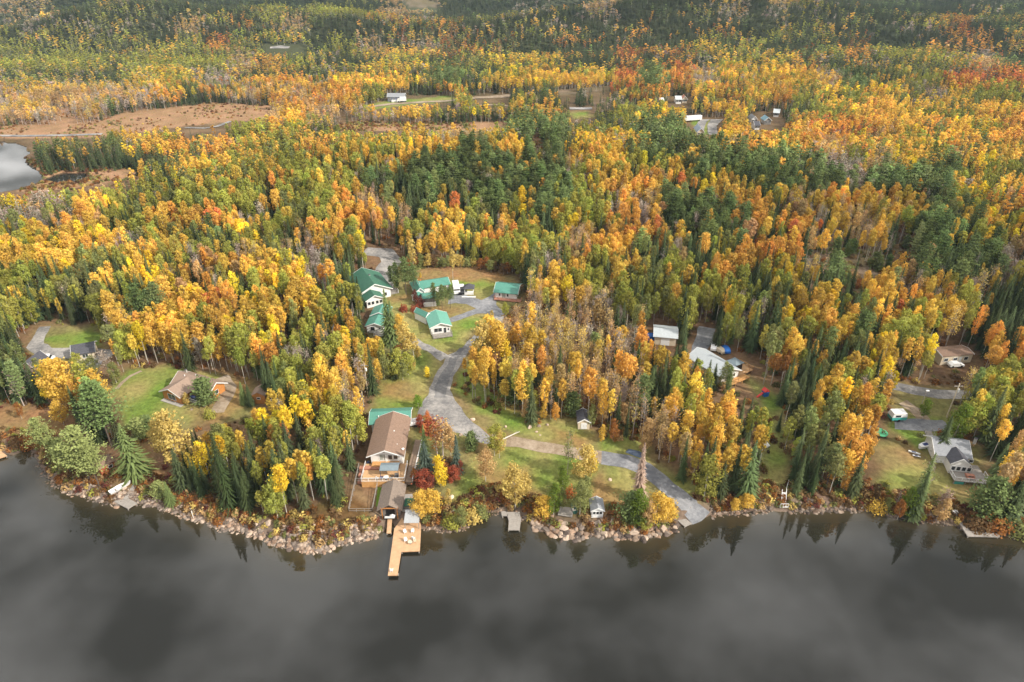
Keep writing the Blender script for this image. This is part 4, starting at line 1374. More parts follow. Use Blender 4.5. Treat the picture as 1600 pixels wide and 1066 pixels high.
gable(r, -2.0, 3.0, w * .97, 6.8, 3.0, 2.0, 'x', M_WHITE, M_GREYSH, o=.6)
gable(r, .2, -.2, w * .55, 4.4, 2.9, 1.5, 'y', M_WHITE, M_DKSH, o=.3, oy=.2, nm='porch_wall')
window(r, 'front', w * .8, 1.3, .9, .8, 3.0)
for k in range(4):
    window(r, 'front', .9 + k * 1.15, 1.0, .8, 1.1, -.2)
deck(r, .1, -3.8, w + .4, -.25, .7, 'flr', M_GREYWOOD, M_TRIM)
MB().box(w * .62, -.2, .55, w + .3, 2.9, .69).build('side_deck', M_GREYWOOD, r)
MB().box(.4, -3.65, -1.0, 2.4, -3.5, .45).build('lattice', M_TEAL, r)
chimney(r, 7.0, 6.4, 4.4, 6.0, .5)
t_ = thing_at('patio_set', r, w * .55, -2.0, .7, 'brown wooden bench and table set on the cottage deck', 'bench')
MB().box(-.9, -.4, .65, .9, .4, .73).build('table_top', M_PINK, t_)
for sy in (-.75, .75):
    MB().box(-.9, sy - .15, .38, .9, sy + .15, .44).build('bench', M_PINK, t_)
for sx in (-.7, .7):
    MB().box(sx - .05, -.7, 0, sx + .05, .7, .64).build('trestle', M_PINK, t_)
for k, (px, py, rz_, lb) in enumerate([(1446, 699, 20, 'white boat on a trailer by the steps above the grey cottage'), (1428, 709, -30, 'upturned white kayak on the grass left of the boat trailer'), (1432, 714, -25, 'short white paddleboard lying lowest on the grass')]):
    x_, y_, z_ = at(px, py)
    t_ = tag(empty('small_boat', (x_, y_, z_ + .15), R(rz_)), lb, 'boat', 'boats by the grey cottage')
    L = (4.2, 2.6, 1.8)[k]; B = (.85, .32, .3)[k]; H_ = (.9, .35, .18)[k]
    vs2, n = [], 7
    for i in range(n):
        f = i / (n - 1); bw = B * math.sin(math.pi * (.12 + .76 * f)) ** .6 * (1 if f < .6 else 1 - (f - .6) * 1.9)
        bw = max(bw, .04)
        vs2 += [(-L / 2 + L * f, -bw, H_), (-L / 2 + L * f, -bw * .55, 0), (-L / 2 + L * f, bw * .55, 0), (-L / 2 + L * f, bw, H_)]
    fs2 = []
    for i in range(n - 1):
        for j in range(4):
            a2, b2 = i * 4 + j, i * 4 + (j + 1) % 4
            fs2.append((a2, b2, b2 + 4, a2 + 4))
    fs2 += [(3, 2, 1, 0), ((n - 1) * 4, (n - 1) * 4 + 1, (n - 1) * 4 + 2, (n - 1) * 4 + 3)]
    MB().add(vs2, fs2).build('hull', M_VANW, t_)
    MB().box(-L * .25, -B * .5, H_ + .01, L * .1, B * .5, H_ + .06).build('seat_well', M_NAVY, t_)
# wooden steps by the camper pad
a2, b2 = at(1456, 690), at(1450, 675)
t_ = tag(empty('timber_steps', a2), 'dark timber steps climbing from the grey cottage to the gravel pad', 'stairs')
d_ = Vector((b2[0] - a2[0], b2[1] - a2[1], b2[2] - a2[2]))
q = MB()
for i in range(10):
    p = d_ * (i / 9) + Vector((0, 0, .15))
    q.box(p.x - .9, p.y - .2, p.z - .12, p.x + .9, p.y + .2, p.z)
q.build('treads', M_GREYWOOD, t_)
q = MB()
for sx in (-.95, .95):
    q.bar((sx, 0, 1.0), tuple(d_ + Vector((sx, 0, 1.0))), .05, k=4)
    for i in range(4):
        p = d_ * (i / 3)
        q.bar((p.x + sx, p.y, p.z), (p.x + sx, p.y, p.z + 1), .05, k=4)
q.build('handrail', M_GREYWOOD, t_)


# --- rowing boats and canoes near the shore
def boat(name, px, py, rz, L, B, H_, m, label, inner=None, z=None, group=None):
    x, y, zz = at(px, py)
    t = tag(empty(name, (x, y, (zz if z is None else z) + .1), R(rz)), label, 'boat', group)
    n = 9
    vo, vi = [], []
    for i in range(n):
        f = i / (n - 1)
        bw = max(.03, B * (math.sin(math.pi * min(1, .18 + .82 * f)) ** .55 if f > .3 else .86 + .3 * f))
        sh_ = H_ * (1 + .35 * f * f)
        vo.append([(-L / 2 + L * f, -bw, sh_), (-L / 2 + L * f, -bw * .6, .05 * f), (-L / 2 + L * f, bw * .6, .05 * f), (-L / 2 + L * f, bw, sh_)])
        bi = max(.01, bw - .06)
        vi.append([(-L / 2 + L * f, -bi, sh_), (-L / 2 + L * f, -bi * .55, .12), (-L / 2 + L * f, bi * .55, .12), (-L / 2 + L * f, bi, sh_)])
    vv = [p for s_ in vo for p in s_] + [p for s_ in vi for p in s_]
    o2 = n * 4
    fs2 = []
    for i in range(n - 1):
        for j in range(3):
            a2 = i * 4 + j
            fs2.append((a2, a2 + 4, a2 + 5, a2 + 1))
            fs2.append((o2 + a2, o2 + a2 + 1, o2 + a2 + 5, o2 + a2 + 4))
        fs2.append((i * 4, o2 + i * 4, o2 + i * 4 + 4, i * 4 + 4))
        fs2.append((i * 4 + 3, i * 4 + 7, o2 + i * 4 + 7, o2 + i * 4 + 3))
    fs2 += [(0, 1, 2, 3), (o2, o2 + 3, o2 + 2, o2 + 1), (0, 3, o2 + 3, o2)]
    MB().add(vv, fs2).build('hull', m, t)
    for u in (-.22, .12):
        MB().box(L * u - .14, -B * .82, H_ * .62, L * u + .14, B * .82, H_ * .62 + .05).build('thwart', inner or M_GREYWOOD, t)
    return t


boat('rowing_boat', 189, 764, 52, 4.8, .85, .6, M_VANW, 'white rowing boat pulled up on the rocks beside the square dock')
boat('canoe', 703, 808, 62, 3.6, .42, .35, mat('grey_hull', (.38, .40, .42), .5, .1), 'grey canoe lying on the bank right of the cedar dock')
boat('rowing_boat', 896, 796, 100, 3.2, .6, .45, mat('dark_green_hull', (.03, .09, .07), .5, .1), 'dark green rowing boat beside the small grey deck by the gazebo')
# plank ramp by white boat
a2, b2 = at(196, 783), at(213, 758)
t_ = tag(empty('plank_ramp', a2), 'grey plank ramp leading up the bank from the square dock', 'ramp')
d_ = Vector((b2[0] - a2[0], b2[1] - a2[1], b2[2] - a2[2])); nn = Vector((-d_.y, d_.x, 0)).normalized() * .55
vv = [-nn, nn, d_ + nn, d_ - nn]
MB().add([tuple(v + Vector((0, 0, .25))) for v in vv] + [tuple(v + Vector((0, 0, .4))) for v in vv], [(3, 2, 1, 0), (4, 5, 6, 7), (0, 1, 5, 4), (1, 2, 6, 5), (2, 3, 7, 6), (3, 0, 4, 7)]).build('ramp_boards', M_GREYWOOD, t_)
q = MB()
for f in (0.1, .5, .9):
    p = d_ * f
    q.bar(tuple(p - nn * .8 + Vector((0, 0, -.8))), tuple(p - nn * .8 + Vector((0, 0, .3))), .08)
    q.bar(tuple(p + nn * .8 + Vector((0, 0, -.8))), tuple(p + nn * .8 + Vector((0, 0, .3))), .08)
q.build('support_posts', M_GREYWOOD, t_)
# small shore deck left of the white gazebo
x_, y_, z_ = at(884, 802)
t_ = tag(empty('shore_deck', (x_, y_, z_), R(-12)), 'small grey plank deck on the bank left of the white gazebo', 'deck')
MB().box(-1.6, -1.3, .3, 1.6, 1.5, .45).build('deck_boards', M_GREYWOOD, t_)
for sx in (-1.4, 1.4):
    MB().box(sx - .1, -1.2, -1, sx + .1, -1.0, .3).build('post', M_GREYWOOD, t_)
BUILT.append([(x_ - 2, y_ - 2), (x_ + 2, y_ - 2), (x_ + 2, y_ + 2), (x_ - 2, y_ + 2)])
# dark tarp heap on the lane lawn
x_, y_, z_ = at(990, 708)
t_ = tag(empty('tarp_heap', (x_, y_, z_), R(-25)), 'low heap under a dark blue grey tarp beside the boat launch lane', 'tarp')
MB().add([(-2.2, -.8, -.1), (2.2, -1.0, -.1), (2.4, 1.0, -.1), (-2.0, 1.1, -.1), (-1.2, -.3, .5), (1.3, -.4, .8), (1.2, .4, .7), (-1.0, .5, .55)],
         [(3, 2, 1, 0), (4, 5, 6, 7), (0, 1, 5, 4), (1, 2, 6, 5), (2, 3, 7, 6), (3, 0, 4, 7)]).build('tarp', mat('slate_tarp', (.10, .13, .19), .45, .3, 1.5), t_)
# utility poles
for k, (px, pb_, pt, lb) in enumerate([(575, 618, 572, 'wooden utility pole with white transformer at the left lawn edge'), (1479, 652, 618, 'pale utility pole beside the dark spruce by the gravel pad'),
                                       (565, 900 - 272, 590, None)][:2]):
    x_, y_, z_ = at(px, pb_)
    t_ = tag(empty('utility_pole', (x_, y_, z_)), lb, 'pole', 'utility poles')
    MB().bar((0, 0, -.5), (0, 0, 10.5), .17, .12, k=8).build('pole', M_CREAM, t_)
    MB().box(-1.1, -.06, 9.6, 1.1, .06, 9.8).build('crossarm', M_GREYWOOD, t_)
    MB().lathe([(.22, 7.9), (.26, 8.0), (.26, 8.8), (.2, 8.9)], 10, .35, 0).build('transformer', M_TRIM, t_)
x_, y_, z_ = at(1437, 640)
t_ = tag(empty('lamp_post', (x_, y_, z_)), 'slim lamp post with white head at the roadside bush', 'lamp post')
MB().bar((0, 0, -.3), (0, 0, 6), .09, .07, k=8).build('pole', M_GREYWOOD, t_)
MB().box(-.1, -.2, 5.9, .7, .2, 6.1).build('lamp_head', M_TRIM, t_)


# --- far buildings
def far_house(px0, px1, py, depth, wh, rh, axis, wm, rm, label, cat='house', name='farmhouse', group='far houses beyond the forest', nwin=3):
    r, w = place_front(name, (px0, py), (px1, py), label, cat, group, depth=depth)
    gable(r, 0, 0, w, depth, wh, rh, axis, wm, rm, o=.5)
    for i in range(nwin):
        window(r, 'front', w * (i + .5) / nwin, 1.2, 1.6, 1.3, 0)
    return r, w


r, w = far_house(606, 632, 159, 9, 3.6, 2.0, 'x', mat('slate_blue_wall', (.16, .17, .24), .7, .1), M_GREYSH, 'long slate blue house standing alone on the far green field', nwin=4)
LAND['the far blue house'] = tuple(r.location[:2])
flat_box(r, 'porch', M_TRIM, w * .25, -2.4, -.5, w * .75, -.03, 1.4)


def far_box_truck(px, py, rz, L, label, name='box_truck', cat='truck', m=None):
    x, y, z = at(px, py)
    t = tag(empty(name, (x, y, z + .3), R(rz)), label, cat)
    MB().box(-L / 2, -1.25, .9, L / 2, 1.25, 3.7).build('box', m or M_VANW, t)
    MB().extrude([(-L / 2 - 2.2, .6), (-L / 2 - .1, .6), (-L / 2 - .1, 2.7), (-L / 2 - 1.5, 2.7), (-L / 2 - 2.2, 1.6)], 'y', -1.15, 1.15).build('cab', M_VANW, t)
    for sx in (-L / 2 - 1.1, -L / 4, L / 3):
        for sy in (-1.3, 1.05):
            MB().bar((sx, sy, .5), (sx, sy + .25, .5), .5, k=10).build('wheel', M_TYRE, t)
    return t


far_box_truck(630, 160, 5, 5, 'white box van beside the far slate blue house')
far_box_truck(1083, 190, 18, 12, 'long white semi-trailer truck parked by the far green loop')
r, w = far_house(1089, 1099, 214, 12, 3.2, 2.0, 'y', M_CREAM, mat('pale_blue_roof', (.30, .36, .42), .6, .1), 'house with pale blue grey roof at the foot of the far driveway loop', nwin=2)
LAND['the driveway loop'] = tuple(r.location[:2])
for k, (a2, b2, py, wm, rm, lb) in enumerate([(1174, 1182, 193, M_WHITE, M_GREYSH, 'upper white house of the far hamlet on the right'), (1179, 1186, 203, M_WHITE, M_DKSH, 'small white house lowest in the far hamlet'),
                                              (1194, 1204, 195, M_GREYWOOD, mat('sky_blue_roof', (.2, .35, .42), .6, .1), 'grey house with blue roof in the middle of the far hamlet'),
                                              (1208, 1216, 183, M_WHITE, M_LTMETAL, 'white house uphill at the back of the far hamlet'), (1226, 1233, 204, M_WHITE, M_GREYSH, 'white house at the right end of the far hamlet'),
                                              (1056, 1064, 162, M_WHITE, M_LTMETAL, 'white roofed house among far orange trees'), (1066, 1073, 161, M_CREAM, M_PINK, 'pinkish round-roofed barn next to the white roofed house'),
                                              (1032, 1037, 165, M_WHITE, M_TRIM, 'tiny white cottage left of the far orange trees')]):
    far_house(a2, b2, py, 8, 3.0, 1.8, 'x' if k % 2 else 'y', wm, rm, lb, nwin=2)
print('buildings done', len(bpy.data.objects))
# ------------------------------------------------------------------ trees
def quads(C, N, size, asp=1.0, up=None, g=rng):
    """leaf quads at centres C facing N"""
    n = len(C)
    N = N / (np.linalg.norm(N, axis=1, keepdims=True) + 1e-9)
    t = g.normal(size=(n, 3)) if up is None else up
    a = np.cross(N, t); a /= np.linalg.norm(a, axis=1, keepdims=True) + 1e-9
    b = np.cross(N, a)
    s = size if np.ndim(size) else np.full(n, size)
    s = (s * 0.5)[:, None]
    v = np.stack([C - a * s * asp - b * s, C + a * s * asp - b * s * 0.7, C + a * s * asp * 0.8 + b * s, C - a * s * asp + b * s * 0.8], 1)
    return v.reshape(-1, 3), np.arange(n * 4).reshape(n, 4)


class Acc:
    def __init__(s):
        s.V, s.F, s.S, s.n = [], [], [], 0

    def q(s, C, N, size, asp=1.0, up=None, shade=None):
        v, f = quads(C, N, size, asp, up)
        s.V.append(v); s.F.append(f + s.n); s.n += len(v)
        s.S.append(rng.random(len(f)) if shade is None else np.clip(shade, 0, 1))

    def get(s):
        return np.concatenate(s.V), np.concatenate(s.F), np.concatenate(s.S)


def stick_q(A, segs):
    """tapered 3- or 4-sided sticks as quads: segs (p, q, r0, r1)"""
    V, F = [], []
    n = 0
    for p, q, r0, r1 in segs:
        p, q = np.array(p, float), np.array(q, float)
        d = q - p; d /= np.linalg.norm(d) + 1e-9
        a = np.cross(d, [0.3, 0.9, 0.2]); a /= np.linalg.norm(a) + 1e-9
        b = np.cross(d, a)
        k = 5 if r0 > 0.08 else 3
        for c, r in ((p, r0), (q, r1)):
            for i in range(k):
                t = 2 * math.pi * i / k
                V.append(c + a * r * math.cos(t) + b * r * math.sin(t))
        for i in range(k):
            F.append((n + i, n + (i + 1) % k, n + k + (i + 1) % k, n + k + i))
        n += 2 * k
    return np.array(V), np.array(F)


def rand_dir(n):
    v = rng.normal(size=(n, 3))
    return v / np.linalg.norm(v, axis=1, keepdims=True)


def trunk_segs(H, r, lean=0.5, top=0.9):
    pts = [np.array([0, 0, -0.4])]
    dx, dy = rng.uniform(-lean, lean, 2)
    for i in range(1, 5):
        f = i / 4
        pts.append(np.array([dx * f ** 1.5 + rng.uniform(-.12, .12), dy * f ** 1.5 + rng.uniform(-.12, .12), H * top * f]))
    return [(pts[i], pts[i + 1], r * (1 - .2 * i), r * (1 - .2 * (i + 1)) + .01) for i in range(4)], pts


def make_aspen(lod, H=16.0, w=2.4, c0=0.42, dens=1.0, sparse=False, round_=0.5, thin=1.0):
    """pale stemmed tree with a lumpy crown on the upper part"""
    segs, pts = trunk_segs(H, 0.16 * thin)
    c0 = c0 * (1, .85, .5)[lod]
    nc = {0: 19, 1: 11, 2: 6}[lod]
    nl = {0: 72, 1: 30, 2: 14}[lod]
    size = {0: 0.32, 1: 0.54, 2: 0.9}[lod]
    A = Acc()
    for i in range(nc):
        f = (i + rng.random()) / nc
        z = H * (c0 + (0.97 - c0) * f)
        prof = math.sin(math.pi * (0.10 + 0.80 * f) ** (1.0 - 0.35 * round_)) ** 0.75
        rad = w * prof * rng.uniform(0.35, 0.85)
        th = i * 2.4 + rng.uniform(-.5, .5)
        tr = np.array([np.interp(z, [p[2] for p in pts], [p[0] for p in pts]), np.interp(z, [p[2] for p in pts], [p[1] for p in pts]), 0])
        c = tr + np.array([rad * math.cos(th), rad * math.sin(th), z])
        cr = w * rng.uniform(0.36, 0.6) * (0.65 + 0.35 * prof)
        n = int(nl * dens * rng.uniform(.7, 1.3))
        d = rand_dir(n)
        rr_ = rng.uniform(0.45, 1.05, n)[:, None] * np.array([1, 1, 0.95]) * cr
        C = c + d * rr_
        nm = d + rand_dir(n) * 0.55 + np.array([0, 0, 0.25])
        A.q(C, nm, size * rng.uniform(0.7, 1.35, n), shade=0.5 + rng.normal(size=n) * 0.14 + (rng.random() - .5) * .3)
        if lod == 0 and (i % 2 == 0):
            k = tr + np.array([0, 0, max(H * c0 * .8, z - 1.6)])
            segs.append((k, c, 0.05, 0.02))
    if lod == 0:
        n = int(70 * dens)
        z = H * rng.uniform(c0 * 0.8, 0.99, n); th = rng.uniform(0, 6.28, n)
        f = (z / H - c0) / (1 - c0)
        rad = w * np.abs(np.sin(np.pi * np.clip(.1 + .8 * f, 0.03, .97))) * rng.uniform(.7, 1.25, n)
        C = np.stack([rad * np.cos(th), rad * np.sin(th), z], 1)
        A.q(C, rand_dir(n) + [0, 0, .4], 0.45 * rng.uniform(0.6, 1.2, n))
    return segs, A


def make_spruce(lod, H=14.0, w=1.9, base=0.06, dens=1.0, rag=0.25):
    segs = [((0, 0, -0.4), (0, 0, H * .97), 0.15, 0.02)]
    A = Acc()
    nt_ = {0: 34, 1: 13, 2: 6}[lod]
    nb = {0: 15, 1: 8, 2: 5}[lod]
    for i in range(nt_):
        f = (i + 0.5) / nt_
        z = H * (base + (1 - base) * f)
        r = w * (1 - f) ** 0.82 * (1 + rng.uniform(-rag, rag)) + 0.12
        k = max(3, int(nb * (1 - f * 0.55) * dens))
        th0 = rng.uniform(0, 6.28)
        for j in range(k):
            th = th0 + j * 6.283 / k + rng.uniform(-.25, .25)
            L = r * rng.uniform(0.6, 1.2)
            dr = np.array([math.cos(th), math.sin(th), 0])
            droop = -0.42 + 0.25 * f
            m_ = 2 if lod == 0 else 1
            for q in range(m_):
                a0, a1 = (q / m_, (q + 1) / m_)
                p = dr * L * a0 + np.array([0, 0, z + droop * L * a0 + (0.1 if q else 0)])
                e = dr * L * a1 + np.array([0, 0, z + droop * L * a1 + .08 * q])
                sd_ = np.array([-dr[1], dr[0], 0])
                wd = {0: 0.20, 1: 0.5, 2: 0.95}[lod] * (0.6 + 0.5 * (1 - f)) * rng.uniform(.7, 1.3)
                tip = wd * (0.55 if q < m_ - 1 else 0.18)
                v = np.array([p - sd_ * wd, p + sd_ * wd, e + sd_ * tip - [0, 0, .15], e - sd_ * tip - [0, 0, .15]])
                A.V.append(v); A.F.append(np.arange(4)[None] + A.n); A.n += 4
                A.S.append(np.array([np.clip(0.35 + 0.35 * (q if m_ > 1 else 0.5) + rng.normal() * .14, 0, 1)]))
    A.q(np.array([[0, 0, H * .97]] * 3), rand_dir(3) * [1, 1, 0.1], 0.8, 0.25, up=np.tile([0, 0, 1.], (3, 1)))
    return segs, A


def make_pine(lod, H=18.0, w=3.6, base=0.3, layers=11, rag=0.4):
    segs, pts = trunk_segs(H, 0.22, 0.3, 0.97)
    A = Acc()
    L_ = {0: layers, 1: 7, 2: 4}[lod]
    for i in range(L_):
        f = (i + 0.5) / L_
        z = H * (base + (0.97 - base) * f)
        r = w * (math.sin(math.pi * (0.22 + 0.74 * f)) ** 0.8) * (1 + rng.uniform(-rag, rag * .6))
        k = {0: 7, 1: 4, 2: 3}[lod]
        th0 = rng.uniform(0, 6.28)
        for j in range(k):
            th = th0 + j * 6.283 / k + rng.uniform(-.4, .4)
            L = r * rng.uniform(.5, 1.25)
            dr = np.array([math.cos(th), math.sin(th), 0.0])
            e = dr * L + np.array([0, 0, z + L * 0.12])
            if lod == 0:
                segs.append(((0, 0, z - .2), e, 0.05, 0.02))
            n = {0: 44, 1: 16, 2: 8}[lod]
            s = (1.12 * rng.random(n) ** .62)[:, None]
            sp = (0.28 + 0.20 * L) * rng.normal(size=(n, 3)) * [0.8, 0.8, 0.13]
            C = np.array([0, 0, z]) + dr * L * s + sp + np.array([0, 0, .12 * L]) * s
            nm = rand_dir(n) * 0.75 + np.array([0, 0, 1.0])
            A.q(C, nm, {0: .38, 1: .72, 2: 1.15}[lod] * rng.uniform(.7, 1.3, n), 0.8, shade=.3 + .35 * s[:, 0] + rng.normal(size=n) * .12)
    n = {0: 24, 1: 8, 2: 4}[lod]
    A.q(np.array([0, 0, H * .97]) + rng.normal(size=(n, 3)) * [.5, .5, .5], rand_dir(n) + [0, 0, .6], {0: .5, 1: .9, 2: 1.2}[lod] * np.ones(n))
    return segs, A


def make_bare(lod, H=13.0, w=2.0, leafy=0.25, multi=1):
    segs = []
    tips = []
    for s in range(multi):
        lean = rng.uniform(-1, 1, 2) * (0.16 * H if multi > 1 else 0.03 * H)
        top = np.array([lean[0], lean[1], H * rng.uniform(.85, 1)])
        segs.append(((0, 0, -.3), top * [.5, .5, .5], .13, .09)); segs.append((top * [.5, .5, .5], top, .09, .02))
        nb = {0: 34, 1: 16, 2: 8}[lod]
        for i in range(nb // (1 + (multi > 2))):
            f = rng.uniform(.3, .97)
            p = top * [f, f, f]
            th = rng.uniform(0, 6.28)
            L = w * (1.15 - f * .7) * rng.uniform(.5, 1.1)
            e = p + np.array([math.cos(th) * L, math.sin(th) * L, L * rng.uniform(.8, 1.5)])
            segs.append((p, e, .04 if lod < 2 else .07, .012)); tips.append(e)
            if lod == 0:
                for _ in range(3):
                    g_ = rng.uniform(.3, .9)
                    a_ = p + (e - p) * g_
                    e2 = a_ + rand_dir(1)[0] * .5 * w * .6 + [0, 0, .45]
                    segs.append((a_, e2, .022, .008)); tips.append(e2)
    A = Acc()
    n = int({0: 420, 1: 130, 2: 40}[lod] * leafy * 2)
    tp = np.array(tips)[rng.integers(0, len(tips), n)]
    A.q(tp + rng.normal(size=(n, 3)) * .45, rand_dir(n), {0: .27, 1: .5, 2: .9}[lod] * rng.uniform(.6, 1.3, n))
    return segs, A


def make_shrub(lod, H=3.4, w=2.2):
    segs = [((0, 0, -.2), (rng.uniform(-.3, .3), rng.uniform(-.3, .3), H * .7), .05, .02) for _ in range(4)]
    A = Acc()
    n = {0: 560, 1: 110, 2: 40}[lod]
    d = rand_dir(n); d[:, 2] = np.abs(d[:, 2])
    lump = 1 + .22 * np.sin(d[:, 0] * 5 + rng.random() * 6) * np.cos(d[:, 1] * 6)
    C = d * [w, w, H] * (rng.uniform(.55, 1.02, n) * lump)[:, None]
    A.q(C, d + rand_dir(n) * .6, {0: .3, 1: .6, 2: 1.0}[lod] * rng.uniform(.7, 1.3, n), shade=.5 + rng.normal(size=n) * .15)
    return segs, A


SPEC = {   # kind: (maker, kwargs variants, leaf material, trunk material, nominal height)
    'aspen': (make_aspen, [dict(w=2.1, c0=.5), dict(w=2.4, c0=.4), dict(w=1.8, c0=.58), dict(w=2.6, c0=.52, dens=1.1), dict(w=2.2, c0=.34), dict(w=1.7, c0=.45, dens=.8), dict(w=2.3, c0=.6)], LEAF, M_BIRCH, 16.0),
    'poplar': (make_aspen, [dict(w=3.3, c0=.2, H=14, round_=1, dens=1.7), dict(w=3.0, c0=.14, H=14, round_=1, dens=1.6), dict(w=3.6, c0=.26, H=14, round_=.9, dens=1.8)], LEAF, M_BIRCH, 14.0),
    'spruce': (make_spruce, [dict(), dict(w=2.2, rag=.35), dict(w=1.55), dict(w=2.5, base=.03)], NEEDLE, M_BARK, 14.0),
    'pine': (make_pine, [dict(), dict(w=4.2, base=.35, rag=.5), dict(w=3.0, base=.2, layers=13), dict(w=3.8, base=.42)], NEEDLE, M_BARK, 18.0),
    'young_pine': (make_pine, [dict(H=9, w=2.9, base=.05, layers=9, rag=.2), dict(H=9, w=2.5, base=.04, layers=10, rag=.15)], NEEDLE, M_BARK, 9.0),
    'bare': (make_bare, [dict(leafy=.35), dict(leafy=.7), dict(leafy=.15, w=1.6), dict(leafy=.5, w=1.5)], LEAF, M_TWIG, 13.0),
    'shrub': (make_shrub, [dict(), dict(H=3.0, w=2.7), dict(H=3.9, w=2.0)], LEAF, M_TWIG, 3.4),
}
NEAR = {}     # kind -> [(trunk mesh, crown mesh)]
SRC = {}      # kind -> collection of whole-tree meshes, lods 0..2
for kd, (fn, vs_, lm, tm, H0) in SPEC.items():
    NEAR[kd] = []
    c = bpy.data.collections.new('source_' + kd)
    SRC[kd] = []
    i = 0
    for lod in (0, 1, 2):
        for kw in vs_:
            segs, A = fn(lod, **kw)
            tv, tf = stick_q(None, segs if lod == 0 else segs[:(4 if fn is make_aspen else 1 if fn is make_spruce else 4 if fn is make_pine else len(segs))])
            lv, lf, ls = A.get()
            if lod == 0:
                tme = bpy.data.meshes.new('trunk')
                tme.from_pydata([tuple(p) for p in tv], [], [tuple(int(k) for k in f) for f in tf])
                tme.materials.append(tm)
                tme.polygons.foreach_set('use_smooth', [True] * len(tme.polygons))
                NEAR[kd].append((tme, mesh_np('crown', lv, lf, [lm], shade=ls)))
            VV = np.concatenate([tv, lv]); FF = np.concatenate([tf, lf + len(tv)])
            me_ = mesh_np('tree_%s_%02d' % (kd, i), VV, FF, [tm, lm], [0] * len(tf) + [1] * len(lf), np.concatenate([np.full(len(tf), .5), ls]))
            so = bpy.data.objects.new('%s_%02d' % (kd, i), me_)
            c.objects.link(so)
            SRC[kd].append(lod)
            i += 1
    SRC[kd] = (c, SRC[kd])

TINT = {
    'gold': (0.75, 0.49, 0.10), 'orange': (0.73, 0.385, 0.09), 'peach': (0.58, 0.38, 0.18), 'lime': (0.40, 0.39, 0.085), 'olive': (0.27, 0.28, 0.10),
    'green': (0.17, 0.23, 0.04), 'red': (0.36, 0.09, 0.055), 'coral': (0.68, 0.24, 0.09), 'rust': (0.36, 0.15, 0.05), 'pale': (0.62, 0.46, 0.15), 'yellow': (0.88, 0.64, 0.06),
    'spruce': (0.072, 0.092, 0.040), 'spruce_blue': (0.075, 0.10, 0.075), 'spruce_fresh': (0.16, 0.20, 0.07), 'pine': (0.155, 0.195, 0.07), 'pine_pale': (0.28, 0.31, 0.11),  # spruce foliage comes in dark, bluish and fresh bright green
    'grey': (0.44, 0.36, 0.30), 'dead': (0.36, 0.25, 0.20), 'maroon': (0.20, 0.065, 0.05), 'brown': (0.20, 0.12, 0.06), 'bright': (0.20, 0.30, 0.04),
}
# species mixes, coded by letter; each cell of the stand map below covers 40 x 26.6 px of the photo
MIX = {
    'Y': [('aspen', 'gold', .46), ('aspen', 'yellow', .10), ('aspen', 'lime', .18), ('spruce', 'spruce', .22), ('aspen', 'orange', .04)],
    'O': [('aspen', 'orange', .34), ('aspen', 'gold', .34), ('aspen', 'peach', .08), ('spruce', 'spruce', .22), ('aspen', 'coral', .02)],
    'G': [('poplar', 'lime', .22), ('aspen', 'lime', .30), ('aspen', 'olive', .16), ('spruce', 'spruce', .22), ('aspen', 'gold', .10)],
    'y': [('aspen', 'gold', .36), ('aspen', 'lime', .26), ('spruce', 'spruce', .30), ('bare', 'grey', .08)],
    'o': [('aspen', 'peach', .12), ('bare', 'peach', .34), ('bare', 'pale', .13), ('aspen', 'gold', .12), ('spruce', 'spruce', .07), ('bare', 'grey', .22)],
    'S': [('spruce', 'spruce', .84), ('aspen', 'olive', .06), ('aspen', 'gold', .04), ('pine', 'pine', .06)],
    's': [('spruce', 'spruce', .60), ('aspen', 'lime', .14), ('aspen', 'gold', .12), ('aspen', 'olive', .08), ('bare', 'grey', .06)],
    'P': [('pine', 'pine', .60), ('spruce', 'spruce', .24), ('aspen', 'olive', .10), ('aspen', 'gold', .04), ('bare', 'grey', .02)],
    'p': [('pine', 'pine', .40), ('spruce', 'spruce', .30), ('aspen', 'lime', .2), ('aspen', 'gold', .1)],
    'B': [('bare', 'grey', .62), ('spruce', 'spruce', .20), ('bare', 'peach', .12), ('aspen', 'olive', .06)],
    'R': [('aspen', 'coral', .24), ('aspen', 'orange', .40), ('spruce', 'spruce', .26), ('aspen', 'rust', .10)],
    'r': [('aspen', 'rust', .40), ('aspen', 'peach', .2), ('spruce', 'spruce', .25), ('aspen', 'olive', .15)],
    'm': [('spruce', 'spruce', .42), ('aspen', 'orange', .26), ('aspen', 'olive', .16), ('aspen', 'rust', .10), ('aspen', 'gold', .06)],
    'j': [('young_pine', 'pine', .42), ('shrub', 'rust', .12), ('shrub', 'olive', .14), ('shrub', 'peach', .06), (None, None, .26)],
    '.': [(None, None, 1.0)],
}
